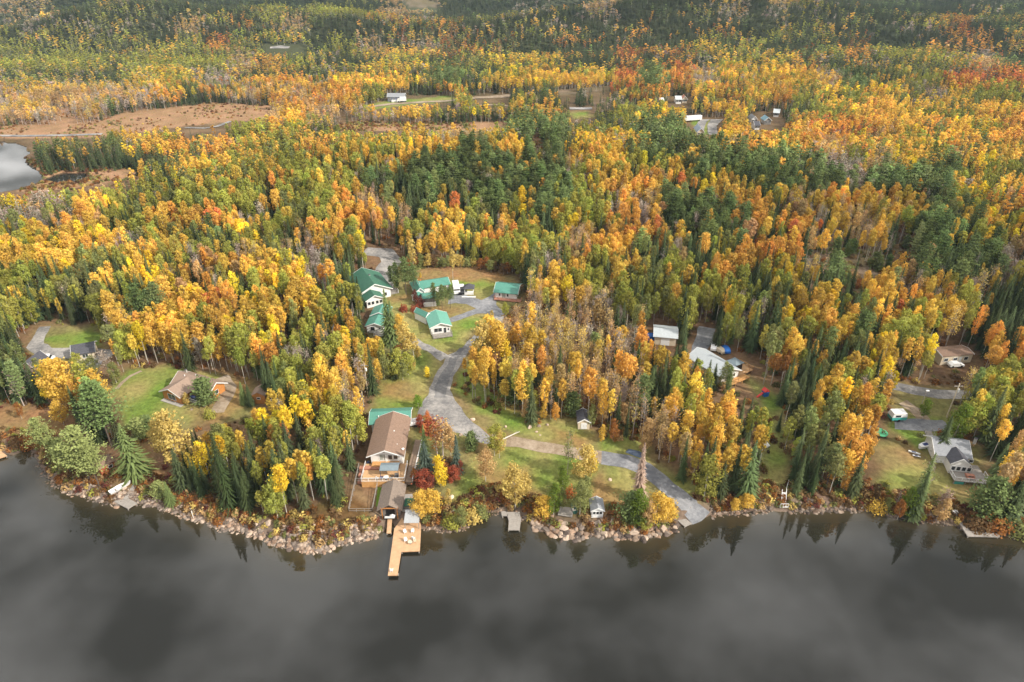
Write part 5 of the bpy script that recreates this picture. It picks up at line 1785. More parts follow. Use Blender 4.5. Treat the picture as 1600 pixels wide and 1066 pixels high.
rows = [
    ('ooSSsSSSSS', 'GSGGGooSSS', 'sssoSSSsoS', 'ossSSSSSsS'), ('ssssssSosm', 'GoSSmmSmss', 'yssSsmSmmS', 'sGySSssRSS'),
    ('GsGsGyYGRG', 'GysGomormr', 'SSmmmmSYSy', 'SSSmsSOOOO'), ('GGGGsGGGGo', 'OGysYYYmGY', 'YYSSRsRsYy', 'YmsmsGGsoS'),
    ('sssssyYyBY', 'OOsYYYsPsY', 'YYYYRPRoYy', 'YYoPSGGRRR'), ('ooooooOSmo', 'OoOOGGsOGs', 'sSs.smsYmY', 'OGYGYGBYGG'),
    ('oo.oSSs...', 'oOo.yyysYs', 'yOssGYYyYs', 'ssGYYYYGYY'), ('....s.y..G', 'YYsssssooY', 'PPsssPP.YY', 'mORROYmYYO'),
    ('.SSSSYYmOy', 'GGOGyYYyPY', 'YPYYYPPPoO', 'yOoYsYYOSY'), ('.SSSSSSYyG', 'YGGyGyPPPP', 'PPoYyYYPPP', 'PPBBoYSSYG'),
    ('...oYysGGG', 'YGGGPsPPPP', 'PPGYOOOYyG', 'PPPBPPPsGs'), ('YBGYGsGGGG', 'YGGYoSPPPP', 'YPGyooPoOO', 'YoOOYOPYYO'),
    ('BBBOGsOOOy', 'GGGYYosYGy', 'sYYyOoPPPO', 'YOoooYPPYY'), ('YYOYssOSSY', 'GoOsYssYGO', 'GYoOORsPPO', 'YOjjojPsYY'),
    ('YYYsyGyGyo', 'GBoYY.syGG', 'GGoYYSoyYO', 'O.jjj..sYo'), ('YYYsGYyoOO', 'YYBsYs....', 'GyYssGGsOY', 'YojjjoPPPB'),
    ('GsGGYYYOoY', 'YYOYs.....', 'oYYGGGGYYY', 'YSS.OBoooY'), ('GGsGYSOYOY', 'YYYY......', '.ooBGGGGYs', 'GYYGOYYYYY'),
    ('GsGGoYYYYY', 'YsYYY.....', 'ooooBSSSGs', 'GYYYGGYoYY'), ('y...GYYYYY', 'YGsYO....o', 'oooBoO.sSG', 'GGYSGGYYOY'),
    ('Ss..GyYyYY', 'OoYoYG..YO', 'oooooOYs..', 'mYGsYYY..O'), ('SsYG.....Y', 'SGYYyG..YY', 'oOooOsYOG.', 'oGGGYYsoGG'),
    ('SBYYs.....', 'sGYoY.....', 'sOoooSYGGs', 'SSOGsYOsGG'), ('s..SSS....', 'yGYYY.....', 'ooOooosYYS', 'SGYOGs..GG'),
    ('s..SSs.YyY', 'YYYGY.....', '....oooYYG', 'sGGYOY..GG'), ('..SSSS.YGY', 'YOGYG.....', '....ooOYYG', 'sGGOOY..SO'),
    ('..SG.S.YYY', 'YyyYG.....', '......OGYS', 'sSSOOo...O'), ('..GG.S.SYs', 'YYYYG.....', '......sGGS', '.SSSOs..sO'),
    ('......sGSs', 'GsGso.....', '........SS', '.SSSSS.S.S'), ('.......SSs', 'GGoo......', '........ss', '..ss.s.S..'),
]
GRID = [''.join(r) for r in rows]
for r in GRID:
    assert len(r) == 40, r

CLEAR = [
    [(570, 455), (588, 425), (598, 402), (575, 395), (575, 385), (622, 385), (625, 402), (640, 414), (760, 412), (800, 430), (822, 442), (818, 472), (776, 480), (762, 512), (740, 532), (722, 560), (706, 600),
     (760, 638), (800, 652), (840, 662), (900, 645), (925, 645), (940, 680), (1010, 690), (1025, 730), (1075, 770), (1105, 800), (1110, 812), (1085, 860), (850, 860), (740, 860), (700, 860), (630, 905), (545, 905),
     (400, 860), (430, 818), (480, 800), (545, 790), (548, 755), (568, 700), (572, 640), (590, 600), (640, 585), (652, 552), (620, 530), (570, 522), (572, 480)],
    [(172, 605), (200, 575), (255, 570), (350, 588), (385, 600), (420, 606), (420, 634), (392, 640), (385, 650), (320, 668), (250, 662), (215, 690), (185, 650)],
    [(45, 572), (52, 520), (68, 506), (150, 508), (162, 545), (180, 560), (170, 578), (110, 578), (45, 585)],
    [(-100, 650), (0, 640), (40, 632), (70, 640), (118, 650), (118, 685), (60, 705), (0, 740), (-100, 740)],
    [(207, 700), (240, 690), (250, 740), (268, 800), (180, 800), (120, 790), (148, 745), (150, 705), (182, 700)],
    [(1400, 605), (1500, 612), (1500, 626), (1440, 630), (1475, 655), (1470, 682), (1395, 672), (1375, 670), (1390, 640)],
    [(1368, 690), (1440, 690), (1465, 695), (1545, 700), (1548, 750), (1500, 830), (1480, 812), (1475, 770), (1370, 740)],
    [(1098, 548), (1185, 548), (1190, 600), (1218, 610), (1218, 645), (1160, 612), (1125, 600)],
    [(1010, 509), (1062, 511), (1060, 536), (1020, 534)], [(1092, 512), (1112, 512), (1104, 552), (1086, 552)],
    [(1464, 543), (1520, 541), (1520, 572), (1464, 572)], [(1193, 740), (1205, 690), (1222, 690), (1235, 750), (1235, 795), (1195, 795)],
    [(0, 224), (46, 224), (47, 250), (72, 275), (140, 268), (215, 264), (215, 274), (140, 290), (60, 294), (30, 302), (-200, 310), (-200, 224)],
    [(190, 177), (330, 161), (430, 166), (410, 182), (290, 196), (190, 196), (150, 210), (60, 214), (-200, 218), (-200, 200), (60, 196), (150, 192)],
    [(510, 197), (560, 193), (700, 193), (800, 191), (790, 199), (560, 205)], [(832, 212), (848, 212), (845, 228), (832, 228)],
    [(565, 167), (603, 157), (603, 148), (636, 148), (700, 150), (720, 157), (640, 163), (575, 171)], [(1070, 182), (1128, 184), (1126, 208), (1092, 208), (1070, 192)],
    [(735, 150), (800, 146), (790, 156), (740, 156)], [(870, 141), (902, 139), (903, 147), (876, 149)], [(917, 139), (956, 134), (956, 139), (918, 143)], [(888, 166), (922, 167), (932, 183), (893, 183)],
    [(1172, 178), (1220, 172), (1228, 200), (1175, 202)], [(410, 70), (480, 70), (475, 82), (415, 80)],
    [(630, 0), (680, 2), (682, 12), (636, 14)],
    [(1045, 150), (1080, 152), (1078, 166), (1046, 164)],
]



def clear_of(x, y, h, ht):
    """True where a tree would stand in one of the openings the photo shows"""
    bad = np.zeros(len(x), bool)
    for f, off in ((0.03, 0), (0.35, -.6), (0.35, .6), (0.65, -1), (0.65, 1), (0.97, 0)):
        px, py, dp = project(x + off * 1.5, y, h + ht * f)
        jx = rng.normal(size=len(x)) * 1.2
        for P in CLEAR:
            A = np.array(P)
            m = (px > A[:, 0].min() - 4) & (px < A[:, 0].max() + 4) & (py > A[:, 1].min() - 4) & (py < A[:, 1].max() + 4)
            if m.any():
                bad[m] |= in_poly(px[m] + jx[m], py[m], P)
    return bad


def scatter(y0, y1, sp, hk=1.0):
    gy = np.arange(y0, y1, sp * .9)
    P = []
    for j, yy in enumerate(gy):
        hw = 0.78 * (yy * CP + 55) * (1.10 if yy < 700 else 1.04) + 25
        gx = np.arange(-hw, hw, sp) + (j % 2) * sp * .5
        P.append(np.stack([gx, np.full(len(gx), yy)], 1))
    P = np.concatenate(P)
    P += rng.uniform(-.42, .42, P.shape) * sp
    x, y = P[:, 0], P[:, 1]
    h = height(x, y)
    sd_ = shore_d(x, y)
    k = (sd_ > 3.2) & (h > .4)
    k &= ~in_poly(x, y, POND) & ~in_poly(x, y, POOL)
    for Q in ROADS:
        A = np.array(Q)
        m = k & (x > A[:, 0].min() - 3) & (x < A[:, 0].max() + 3) & (y > A[:, 1].min() - 3) & (y < A[:, 1].max() + 3)
        if m.any():
            kk = in_poly(x[m], y[m], Q) | (seg_dist(x[m], y[m], Q, True) < 1.6)
            k[np.where(m)[0][kk]] = False
    x, y, h = x[k], y[k], h[k]
    return x, y, h


def hand_px(lst):
    return lst


Tr = dict(x=[], y=[], z=[], kind=[], tint=[], ht=[], wf=[])
bands = [(95, 235, 2.75), (235, 345, 2.8), (345, 650, 3.3), (650, 1150, 4.4), (1150, 2150, 5.4)]
for (y0, y1, sp) in bands:
    x, y, h = scatter(y0, y1, sp)
    n = len(x)
    px, py, dp = project(x, y, h + (9.5 if y0 < 300 else 7.0 if y0 < 600 else 5))
    fx = px / 40 + rng.normal(size=n) * .22
    fy = py / 26.65 + rng.normal(size=n) * .22
    out_b = (fy < -.2)
    ix = np.clip(np.floor(fx).astype(int), 0, 39)
    iy = np.clip(np.floor(fy).astype(int), 0, 29)
    side = (fx < -1.0) | (fx > 41.0)
    ix = np.where(side, rng.integers(0, 40, n) * 0 + np.clip((np.where(fx < 0, -fx, 80 - fx)).astype(int), 0, 39), ix)
    nz_ = vnoise(x / (1 if y0 < 300 else 2.2), y, 17 if y1 < 700 else 34, 1) + .35 * vnoise(x, y, 5, 3)
    rk = np.argsort(np.argsort(nz_)) / n
    # rank inside a local neighbourhood of values keeps the mix proportions while making clumps
    u = np.where(rng.random(n) < .74, rk, rng.random(n))
    tv_ = vnoise(x, y, 22, 6) - .5
    kinds, tints = [], []
    hts = np.zeros(n); wfs = np.zeros(n)
    for i in range(n):
        ch = GRID[iy[i]][ix[i]]
        mixl = MIX[ch]
        acc = 0
        kd, tn = mixl[0][0], mixl[0][1]
        uu = (u[i] * 1.0 + (ord(ch) * .37)) % 1.0
        for a_, b_, w_ in mixl:
            acc += w_
            if uu <= acc:
                kd, tn = a_, b_
                break
        kinds.append(kd); tints.append(tn)
    kinds = np.array(kinds, object); tints = np.array(tints, object)
    # the hills turn to conifers with distance
    cf = {95: 0.0, 235: .05, 345: .15, 650: .42, 1150: .78}[y0]
    tos = (kinds == 'aspen') & (rng.random(n) * .4 + (vnoise(x / 3.0, y, 45, 4) * .7 + vnoise(x / 2.0, y, 22, 5) * .3) * .6 < cf + .02)
    kinds[tos] = 'spruce'; tints[tos] = 'spruce'
    if y0 >= 650:
        q_ = (tints == 'coral') & (rng.random(n) < .5); tints[q_] = 'rust'
        q_ = (tints == 'gold') & (rng.random(n) < .3); tints[q_] = 'lime'
    H0 = {'aspen': (13.6, 2.4), 'poplar': (12.5, 1.8), 'spruce': (13.4, 2.8), 'pine': (16.5, 2.6), 'young_pine': (6.0, 1.3), 'bare': (13.0, 1.8), 'shrub': (1.8, .4)}
    for kd, (mu, sg) in H0.items():
        m = kinds == kd
        hts[m] = np.clip(rng.normal(mu, sg, m.sum()), mu * .55, mu * 1.4)
    hts *= {95: .87, 235: .77, 345: .67, 650: .60, 1150: .56}[y0]
    wfs = np.clip(rng.normal(.84, .14, n), .55, 1.25)
    wfs *= {95: 1, 235: 1.1, 345: 1.45, 650: 2.3, 1150: 3.0}[y0]
    wfs[kinds == 'spruce'] *= {95: 1.15, 235: 1.1, 345: 1.0, 650: 1.05, 1150: 1.1}[y0]
    wfs[(kinds == 'pine') | (kinds == 'poplar')] *= {95: 1, 235: .95, 345: .78, 650: .62, 1150: .6}[y0]
    ok = np.array([kd is not None for kd in kinds]) & (rng.random(n) > .05)
    x, y, h, kinds, tints, hts, wfs, tv_ = [a_[ok] for a_ in (x, y, h, kinds, tints, hts, wfs, tv_)]
    bad = clear_of(x, y, h, hts)
    g_ = ~bad
    Tr['x'].append(x[g_]); Tr['y'].append(y[g_]); Tr['z'].append(h[g_]); Tr['kind'].append(kinds[g_]); Tr['ht'].append(hts[g_]); Tr['wf'].append(wfs[g_])
    c_ = np.array([TINT[q] for q in tints[g_]])
    c_ = c_ * np.where((kinds[g_] == 'spruce') | (kinds[g_] == 'pine'), np.clip(rng.normal(1.0, .28, len(c_)), .5, 1.8), 1.0)[:, None]
    c_ = c_ * (1 + tv_[g_][:, None] * .5) * np.clip(rng.normal(1, .16, (len(c_), 1)), .6, 1.5) * np.clip(rng.normal(1, .045, c_.shape), .85, 1.2)
    Tr['tint'].append(np.concatenate([c_, np.zeros((len(c_), 1))], 1))
    Tr.setdefault('tn', []).append(tints[g_])
for k in Tr:
    Tr[k] = np.concatenate(Tr[k])
print('scattered trees', len(Tr['x']), {k: int((Tr['kind'] == k).sum()) for k in SPEC})
# ------------------------------------------------------------------ footprint filter, hand-placed trees
for Q in BUILT:
    A = np.array(Q)
    k = ~(in_poly(Tr['x'], Tr['y'], Q) | (seg_dist(Tr['x'], Tr['y'], Q, True) < 1.6))
    for q in Tr:
        Tr[q] = Tr[q][k]

# (kind, base px, base py, top py, tint, width factor)
HAND = [
    ('bare', 24, 634, 578, 'dead', 1.5), ('poplar', 92, 638, 556, 'gold', 1.15), ('poplar', 78, 632, 562, 'yellow', 1.0), ('poplar', 110, 640, 585, 'gold', .9),
    ('aspen', 127, 628, 568, 'lime', 1.2), ('poplar', 150, 626, 576, 'gold', 1.0), ('poplar', 92, 664, 628, 'gold', 1.0), ('bare', 165, 592, 546, 'grey', 1.4), ('poplar', 176, 600, 565, 'olive', .8), ('poplar', 122, 586, 551, 'lime', .9), ('poplar', 142, 590, 556, 'olive', .9), ('poplar', 60, 596, 560, 'olive', .8),
    ('pine', 62, 714, 654, 'pine_pale', .9), ('pine', 122, 752, 668, 'pine_pale', 1.15), ('pine', 98, 742, 684, 'pine_pale', 1.0), ('pine', 140, 762, 690, 'pine_pale', .8), ('pine', 82, 728, 680, 'pine_pale', .8),
    ('spruce', 198, 744, 662, 'spruce_fresh', 1.7), ('young_pine', 317, 632, 593, 'pine', 1.1), ('shrub', 290, 634, 614, 'pale', .8), ('shrub', 326, 652, 637, 'lime', .6),
    ('poplar', 268, 728, 642, 'pale', 1.15), ('poplar', 252, 715, 655, 'pale', .9), ('poplar', 320, 748, 690, 'yellow', .9), ('spruce', 413, 622, 560, 'spruce', 1.25), ('spruce', 378, 632, 596, 'spruce_fresh', 1.3), ('spruce', 388, 634, 600, 'spruce', 1.3),
    ('shrub', 24, 703, 684, 'brown', 1.2), ('shrub', 40, 698, 682, 'rust', 1.1), ('shrub', 50, 692, 678, 'rust', 1.0), ('poplar', 28, 655, 628, 'rust', .5),
    ('young_pine', 228, 678, 652, 'pine', 1.1), ('young_pine', 215, 685, 655, 'pine_pale', 1.0), ('young_pine', 247, 778, 748, 'pine_pale', .8), ('spruce', 262, 790, 752, 'spruce_fresh', 1.0),
    ('pine', 618, 458, 408, 'pine', .75), ('pine', 632, 460, 402, 'pine', .8), ('pine', 645, 458, 412, 'pine', .7), ('aspen', 645, 440, 374, 'pale', .8), ('pine', 610, 452, 415, 'pine', .6),
    ('spruce', 603, 536, 452, 'spruce_fresh', 1.35), ('spruce', 611, 538, 470, 'pine', 1.4), ('poplar', 624, 536, 488, 'gold', .7), ('aspen', 634, 570, 505, 'pale', 1.1), ('aspen', 645, 566, 520, 'pale', 1.0), ('shrub', 652, 560, 540, 'pale', 1.0),
    ('poplar', 598, 592, 546, 'olive', .9), ('poplar', 618, 592, 545, 'lime', 1.0), ('poplar', 636, 586, 548, 'lime', .9), ('poplar', 628, 594, 562, 'olive', .8), ('poplar', 588, 600, 560, 'gold', .6), ('poplar', 644, 580, 556, 'pale', .6),
    ('pine', 677, 480, 442, 'pine', .6), ('pine', 690, 484, 444, 'pine', .65), ('pine', 703, 482, 447, 'pine', .6), ('pine', 696, 476, 446, 'pine', .5), ('pine', 684, 486, 458, 'pine', .5),
    ('aspen', 707, 455, 388, 'pale', .55), ('shrub', 630, 486, 474, 'red', 1.1), ('shrub', 648, 486, 476, 'red', .8), ('poplar', 648, 474, 452, 'maroon', .6), ('shrub', 656, 478, 464, 'maroon', .9),
    ('shrub', 652, 447, 434, 'coral', 1.0), ('aspen', 657, 446, 426, 'gold', .5), ('young_pine', 667, 590, 574, 'yellow', .5), ('shrub', 653, 638, 617, 'bright', .9),
    ('young_pine', 803, 628, 582, 'pine', 1.15), ('young_pine', 896, 650, 615, 'pine', .9), ('poplar', 668, 668, 642, 'coral', .55), ('shrub', 655, 668, 648, 'red', 1.1), ('shrub', 676, 672, 655, 'red', 1.2), ('shrub', 664, 676, 660, 'coral', .9),
    ('spruce', 662, 712, 664, 'spruce_fresh', 1.1), ('spruce', 664, 752, 690, 'spruce_blue', 1.45), ('bare', 690, 716, 656, 'peach', 1.7), ('bare', 682, 716, 664, 'rust', 1.5), ('poplar', 703, 714, 664, 'peach', .65),
    ('spruce', 713, 740, 680, 'spruce_blue', 1.2), ('poplar', 687, 760, 712, 'yellow', .7), ('poplar', 660, 768, 734, 'red', 1.1), ('poplar', 670, 766, 738, 'maroon', .8), ('shrub', 708, 752, 730, 'red', 1.4), ('poplar', 718, 742, 716, 'red', .45),
    ('shrub', 690, 740, 722, 'rust', 1.2), ('shrub', 678, 742, 722, 'maroon', 1.2), ('shrub', 650, 752, 732, 'rust', 1.1), ('shrub', 700, 730, 712, 'brown', 1.2),
    ('poplar', 658, 810, 764, 'gold', .95), ('poplar', 678, 808, 764, 'gold', .9), ('poplar', 700, 792, 764, 'pale', .5), ('poplar', 720, 824, 790, 'olive', .8), ('shrub', 706, 822, 804, 'lime', 1.3), ('shrub', 736, 815, 795, 'pale', 1.4), ('shrub', 752, 808, 790, 'olive', 1.2),
    ('young_pine', 736, 704, 676, 'pine', .8), ('poplar', 772, 712, 662, 'lime', .9), ('poplar', 780, 716, 672, 'pale', .6), ('poplar', 758, 752, 702, 'peach', .85), ('poplar', 805, 794, 726, 'pale', .95), ('poplar', 818, 780, 738, 'pale', .7),
    ('poplar', 880, 764, 728, 'green', .7), ('poplar', 866, 806, 756, 'green', .7), ('poplar', 876, 800, 764, 'olive', .6), ('shrub', 850, 806, 778, 'gold', 1.5), ('poplar', 914, 752, 696, 'pale', 1.0), ('poplar', 924, 742, 702, 'yellow', .7),
    ('bare', 889, 742, 668, 'olive', .7), ('poplar', 908, 806, 748, 'olive', .85), ('poplar', 915, 790, 745, 'olive', .7), ('shrub', 892, 775, 758, 'coral', .9), ('spruce', 1003, 782, 692, 'dead', .95),
    ('poplar', 1000, 820, 762, 'green', .75), ('young_pine', 988, 812, 764, 'pine', 1.0), ('poplar', 1026, 822, 768, 'gold', .95), ('poplar', 1046, 816, 778, 'gold', .9), ('poplar', 1014, 826, 780, 'peach', .7), ('shrub', 1008, 828, 806, 'lime', 1.2),
    ('poplar', 1135, 612, 566, 'olive', .7), ('pine', 1140, 618, 570, 'pine', .55), ('spruce', 1108, 606, 562, 'spruce', 1.0), ('spruce', 1117, 610, 568, 'spruce', 1.0),
    ('poplar', 1330, 750, 672, 'orange', 1.0), ('poplar', 1312, 752, 690, 'orange', .9), ('poplar', 1344, 745, 680, 'orange', .8), ('poplar', 1322, 770, 738, 'orange', .5),
    ('bare', 1405, 798, 765, 'dead', .9), ('spruce', 1440, 812, 738, 'spruce', 1.2), ('poplar', 1424, 806, 760, 'green', .8), ('poplar', 1408, 812, 782, 'rust', .7), ('poplar', 1388, 802, 778, 'olive', .5),
    ('bare', 1452, 786, 706, 'olive', 1.0), ('spruce', 1448, 794, 708, 'pine', .9), ('bare', 1474, 812, 764, 'dead', 1.2), ('poplar', 1474, 816, 778, 'peach', .8), ('young_pine', 1556, 806, 738, 'pine', 1.1), ('bare', 1572, 790, 745, 'rust', .8),
    ('spruce', 1590, 815, 745, 'spruce', 1.2), ('spruce', 1479, 708, 650, 'spruce', 1.35), ('poplar', 1500, 690, 632, 'green', 1.0), ('poplar', 1515, 682, 622, 'lime', 1.0), ('poplar', 1448, 655, 622, 'green', .7),
    ('shrub', 1372, 797, 782, 'gold', .9), ('shrub', 1560, 824, 806, 'rust', 1.1), ('shrub', 1530, 822, 806, 'brown', 1.1), ('shrub', 1595, 832, 812, 'olive', 1.1), ('poplar', 1150, 802, 778, 'gold', .7), ('shrub', 1170, 796, 772, 'gold', 1.3),
    ('poplar', 940, 660, 625, 'peach', .8), ('poplar', 975, 662, 628, 'peach', 1.0), ('poplar', 925, 668, 632, 'olive', .6), ('poplar', 942, 690, 664, 'gold', .6), ('poplar', 960, 690, 655, 'rust', .7), ('poplar', 1012, 705, 655, 'peach', .8),
    ('poplar', 822, 655, 625, 'peach', .7), ('poplar', 850, 656, 630, 'gold', .6), ('poplar', 868, 658, 628, 'orange', .6), ('aspen', 922, 660, 574, 'orange', .9),
    ('aspen', 705 + 6, 320 + 40, 298, 'coral', .9), ('poplar', 985, 396, 352, 'coral', .9),
    ('aspen', 752, 596, 500, 'pale', 1.2), ('aspen', 780, 600, 506, 'gold', 1.0), ('aspen', 764, 585, 492, 'gold', 1.1), ('aspen', 775, 560, 498, 'pale', 1.0), ('poplar', 768, 500, 484, 'pale', .5), ('poplar', 790, 496, 472, 'lime', .7),
]
for px in range(596, 800, 9):     # tan scrub along the back of the field, above y 418
    HAND.append(('shrub', px + rng.uniform(-3, 3) + (45 if px < 640 else 0), 418 + rng.uniform(-4, 1) + (px > 740) * (px - 740) * .25, 400 + rng.uniform(-4, 4) + (px > 740) * (px - 740) * .2, ['rust', 'olive', 'pale', 'brown', 'olive'][int(rng.integers(0, 5))], 1.2))
NOM = {k: v[4] for k, v in SPEC.items()}
HEXT = {'poplar': 13.9, 'young_pine': 9.0}
hx, hy, hz, hk, ht_, hn, hh_, hw_ = [], [], [], [], [], [], [], []
for kd, bx_, by_, ty_, tn, wf in HAND:
    bx_ -= .55 * (by_ - ty_) * (bx_ - 800) / (2381 - by_)      # verticals lean outwards in the photo: the px given is mid-crown
    x, y, z = at(bx_, by_)
    z = max(z, .15)
    lo_, hi_ = .5, 40
    for _ in range(30):
        m_ = (lo_ + hi_) / 2
        if project(x, y, z + m_)[1] > ty_: lo_ = m_
        else: hi_ = m_
    H_ = (lo_ + hi_) / 2
    hx.append(x); hy.append(y); hz.append(z); hk.append(kd); ht_.append(list(TINT[tn]) + [1]); hn.append(tn); hh_.append(H_)
    if kd == 'shrub' and H_ > 3.8:
        kd = hk[-1] = 'poplar'; wf *= .85
    # width factor is relative to the kind's natural slenderness at that height, softened for tall ones
    hw_.append(wf * (NOM[kd] / H_) ** .35)
for k, v in (('x', hx), ('y', hy), ('z', hz), ('kind', hk), ('ht', hh_), ('wf', hw_), ('tn', hn)):
    Tr[k] = np.concatenate([np.array(v, object if k in ('kind', 'tn') else float), Tr[k]])
Tr['tint'] = np.concatenate([np.array(ht_), Tr['tint']])

# undergrowth
xs_, ys_2 = [], []
for P in BRUSH:
    A = np.array(P)
    n = int((np.ptp(A[:, 0])) * np.ptp(A[:, 1]) / 3.0)
    x = rng.uniform(A[:, 0].min(), A[:, 0].max(), n); y = rng.uniform(A[:, 1].min(), A[:, 1].max(), n)
    k = in_poly(x, y, P)
    xs_.append(x[k]); ys_2.append(y[k])
n = 9000
y = rng.uniform(95, 360, n); x = rng.uniform(-1, 1, n) * (0.8 * (y * CP + 55))
g_ = np.ones(n, bool)
px, py, _ = project(x, y, height(x, y) + .8)
for P in CLEAR:
    g_ &= ~in_poly(px, py, P)
for Q in ROADS:
    g_ &= ~in_poly(x, y, Q)
xs_.append(x[g_]); ys_2.append(y[g_])
# tussocks over the marsh
for P in BOG:
    A = np.array(P)
    n = 2600
    x = rng.uniform(max(A[:, 0].min(), -520), A[:, 0].max(), n); y = rng.uniform(A[:, 1].min(), A[:, 1].max(), n)
    k = in_poly(x, y, P) & ~in_poly(x, y, POND) & ~in_poly(x, y, POOL) & (vnoise(x, y, 25, 2) + rng.random(n) * .4 > .62)
    xs_.append(x[k]); ys_2.append(y[k])
# thin scrub just behind the boulders
n = 4600
si = rng.integers(1, len(SH) - 2, n); tt = rng.random(n)
sx_ = SH[si, 0] * (1 - tt) + SH[si + 1, 0] * tt + rng.normal(size=n) * 1.0; sy_ = SH[si, 1] * (1 - tt) + SH[si + 1, 1] * tt + rng.uniform(1.2, 8, n)
px, py, _ = project(sx_, sy_, 1.5)
g_ = ~in_poly(px, py, [(600, 800), (662, 800), (662, 850), (600, 850)]) & ~in_poly(px, py, [(1050, 780), (1112, 780), (1112, 830), (1060, 830)]) & ~in_poly(px, py, [(175, 745), (215, 745), (220, 800), (175, 800)]) & ~in_poly(px, py, [(780, 795), (818, 795), (818, 835), (780, 835)])
g_ &= rng.random(n) < np.where((px > 400) & (px < 600), .28, .55)
xs_.append(sx_[g_]); ys_2.append(sy_[g_])
ux, uy = np.concatenate(xs_), np.concatenate(ys_2)
k = (shore_d(ux, uy) > .9)
for Q in ROADS + BUILT:
    k &= ~in_poly(ux, uy, Q) & ~(seg_dist(ux, uy, Q, True) < .9)
ux, uy = ux[k], uy[k]
uz = height(ux, uy)

# ------------------------------------------------------------------ individual trees (those that show largest) and the rest as stuff
PX, PY, DP = project(Tr['x'], Tr['y'], Tr['z'] + Tr['ht'] * .6)
size = Tr['ht'] * FPX / DP
inframe = (PX > 5) & (PX < 1595) & (PY > 5)
ishand = Tr['tint'][:, 3] > .5
LIM = {'aspen': 290, 'poplar': 280, 'spruce': 290, 'pine': 150, 'young_pine': 60, 'bare': 120, 'shrub': 90}
CATN = {'aspen': ('aspen_tree', 'tree', 'aspens in the forest'), 'poplar': ('poplar_tree', 'tree', 'broad poplars around the clearings'), 'spruce': ('spruce_tree', 'tree', 'spruces in the forest'),
        'pine': ('pine_tree', 'tree', 'pines in the forest'), 'young_pine': ('young_pine_tree', 'tree', 'young pines'), 'bare': ('bare_tree', 'tree', 'bare branched trees'), 'shrub': ('bush', 'bush', 'bushes')}
KW = {'aspen': 'aspen', 'poplar': 'round-crowned poplar', 'spruce': 'spruce', 'pine': 'pine', 'young_pine': 'young pine', 'bare': 'nearly leafless tree', 'shrub': 'bush'}
CW = {'gold': 'golden', 'orange': 'orange', 'peach': 'pale orange', 'lime': 'yellow-green', 'olive': 'olive', 'green': 'green', 'red': 'crimson', 'coral': 'orange-red', 'rust': 'rusty', 'pale': 'pale straw-yellow',
      'yellow': 'bright yellow', 'spruce': 'dark green', 'spruce_blue': 'blue-green', 'spruce_fresh': 'fresh green', 'pine': 'dark green', 'pine_pale': 'pale green', 'grey': 'grey', 'dead': 'bleached', 'maroon': 'maroon',
      'brown': 'brown', 'bright': 'vivid green'}
ONES = ['', 'first', 'second', 'third', 'fourth', 'fifth', 'sixth', 'seventh', 'eighth', 'ninth', 'tenth', 'eleventh', 'twelfth', 'thirteenth', 'fourteenth', 'fifteenth', 'sixteenth', 'seventeenth', 'eighteenth', 'nineteenth']
TENS = ['', '', 'twenty', 'thirty', 'forty', 'fifty', 'sixty', 'seventy', 'eighty', 'ninety']
TTH = ['', '', 'twentieth', 'thirtieth', 'fortieth', 'fiftieth', 'sixtieth', 'seventieth', 'eightieth', 'ninetieth']


def ordinal(n):
    if n < 20:
        return ONES[n]
    return TTH[n // 10] if n % 10 == 0 else TENS[n // 10] + '-' + ONES[n % 10]


LN = list(LAND)
LP = np.array([LAND[k] for k in LN])


def side_word(dx_, dy_):
    a_ = math.degrees(math.atan2(dy_, dx_)) % 360
    return ['right of', 'up-right of', 'straight behind', 'up-left of', 'left of', 'down-left of', 'lakeward of', 'down-right of'][int((a_ + 22.5) // 45) % 8]


def unique_labels(items, noun):
    """items: (object, adjective, x, y). Ranks look-alikes by distance from the nearest landmark on each side of it"""
    bins = {}
    for o, adj, x, y in items:
        d = np.hypot(LP[:, 0] - x, LP[:, 1] - y)
        i = int(d.argmin())
        sw = side_word(x - LP[i, 0], y - LP[i, 1])
        bins.setdefault((adj, LN[i], sw), []).append((d[i], o))
    for (adj, ln, sw), L in bins.items():
        L.sort(key=lambda q: q[0])
        for k, (d, o) in enumerate(L):
            if len(L) == 1:
                o['label'] = 'lone %s %s %s %s' % (adj, noun, sw, ln)
            elif k == 0:
                o['label'] = '%s %s %s %s, the closest' % (adj, noun, sw, ln)
            else:
                o['label'] = '%s %s %s %s, %s closest' % (adj, noun, sw, ln, ordinal(k + 1))


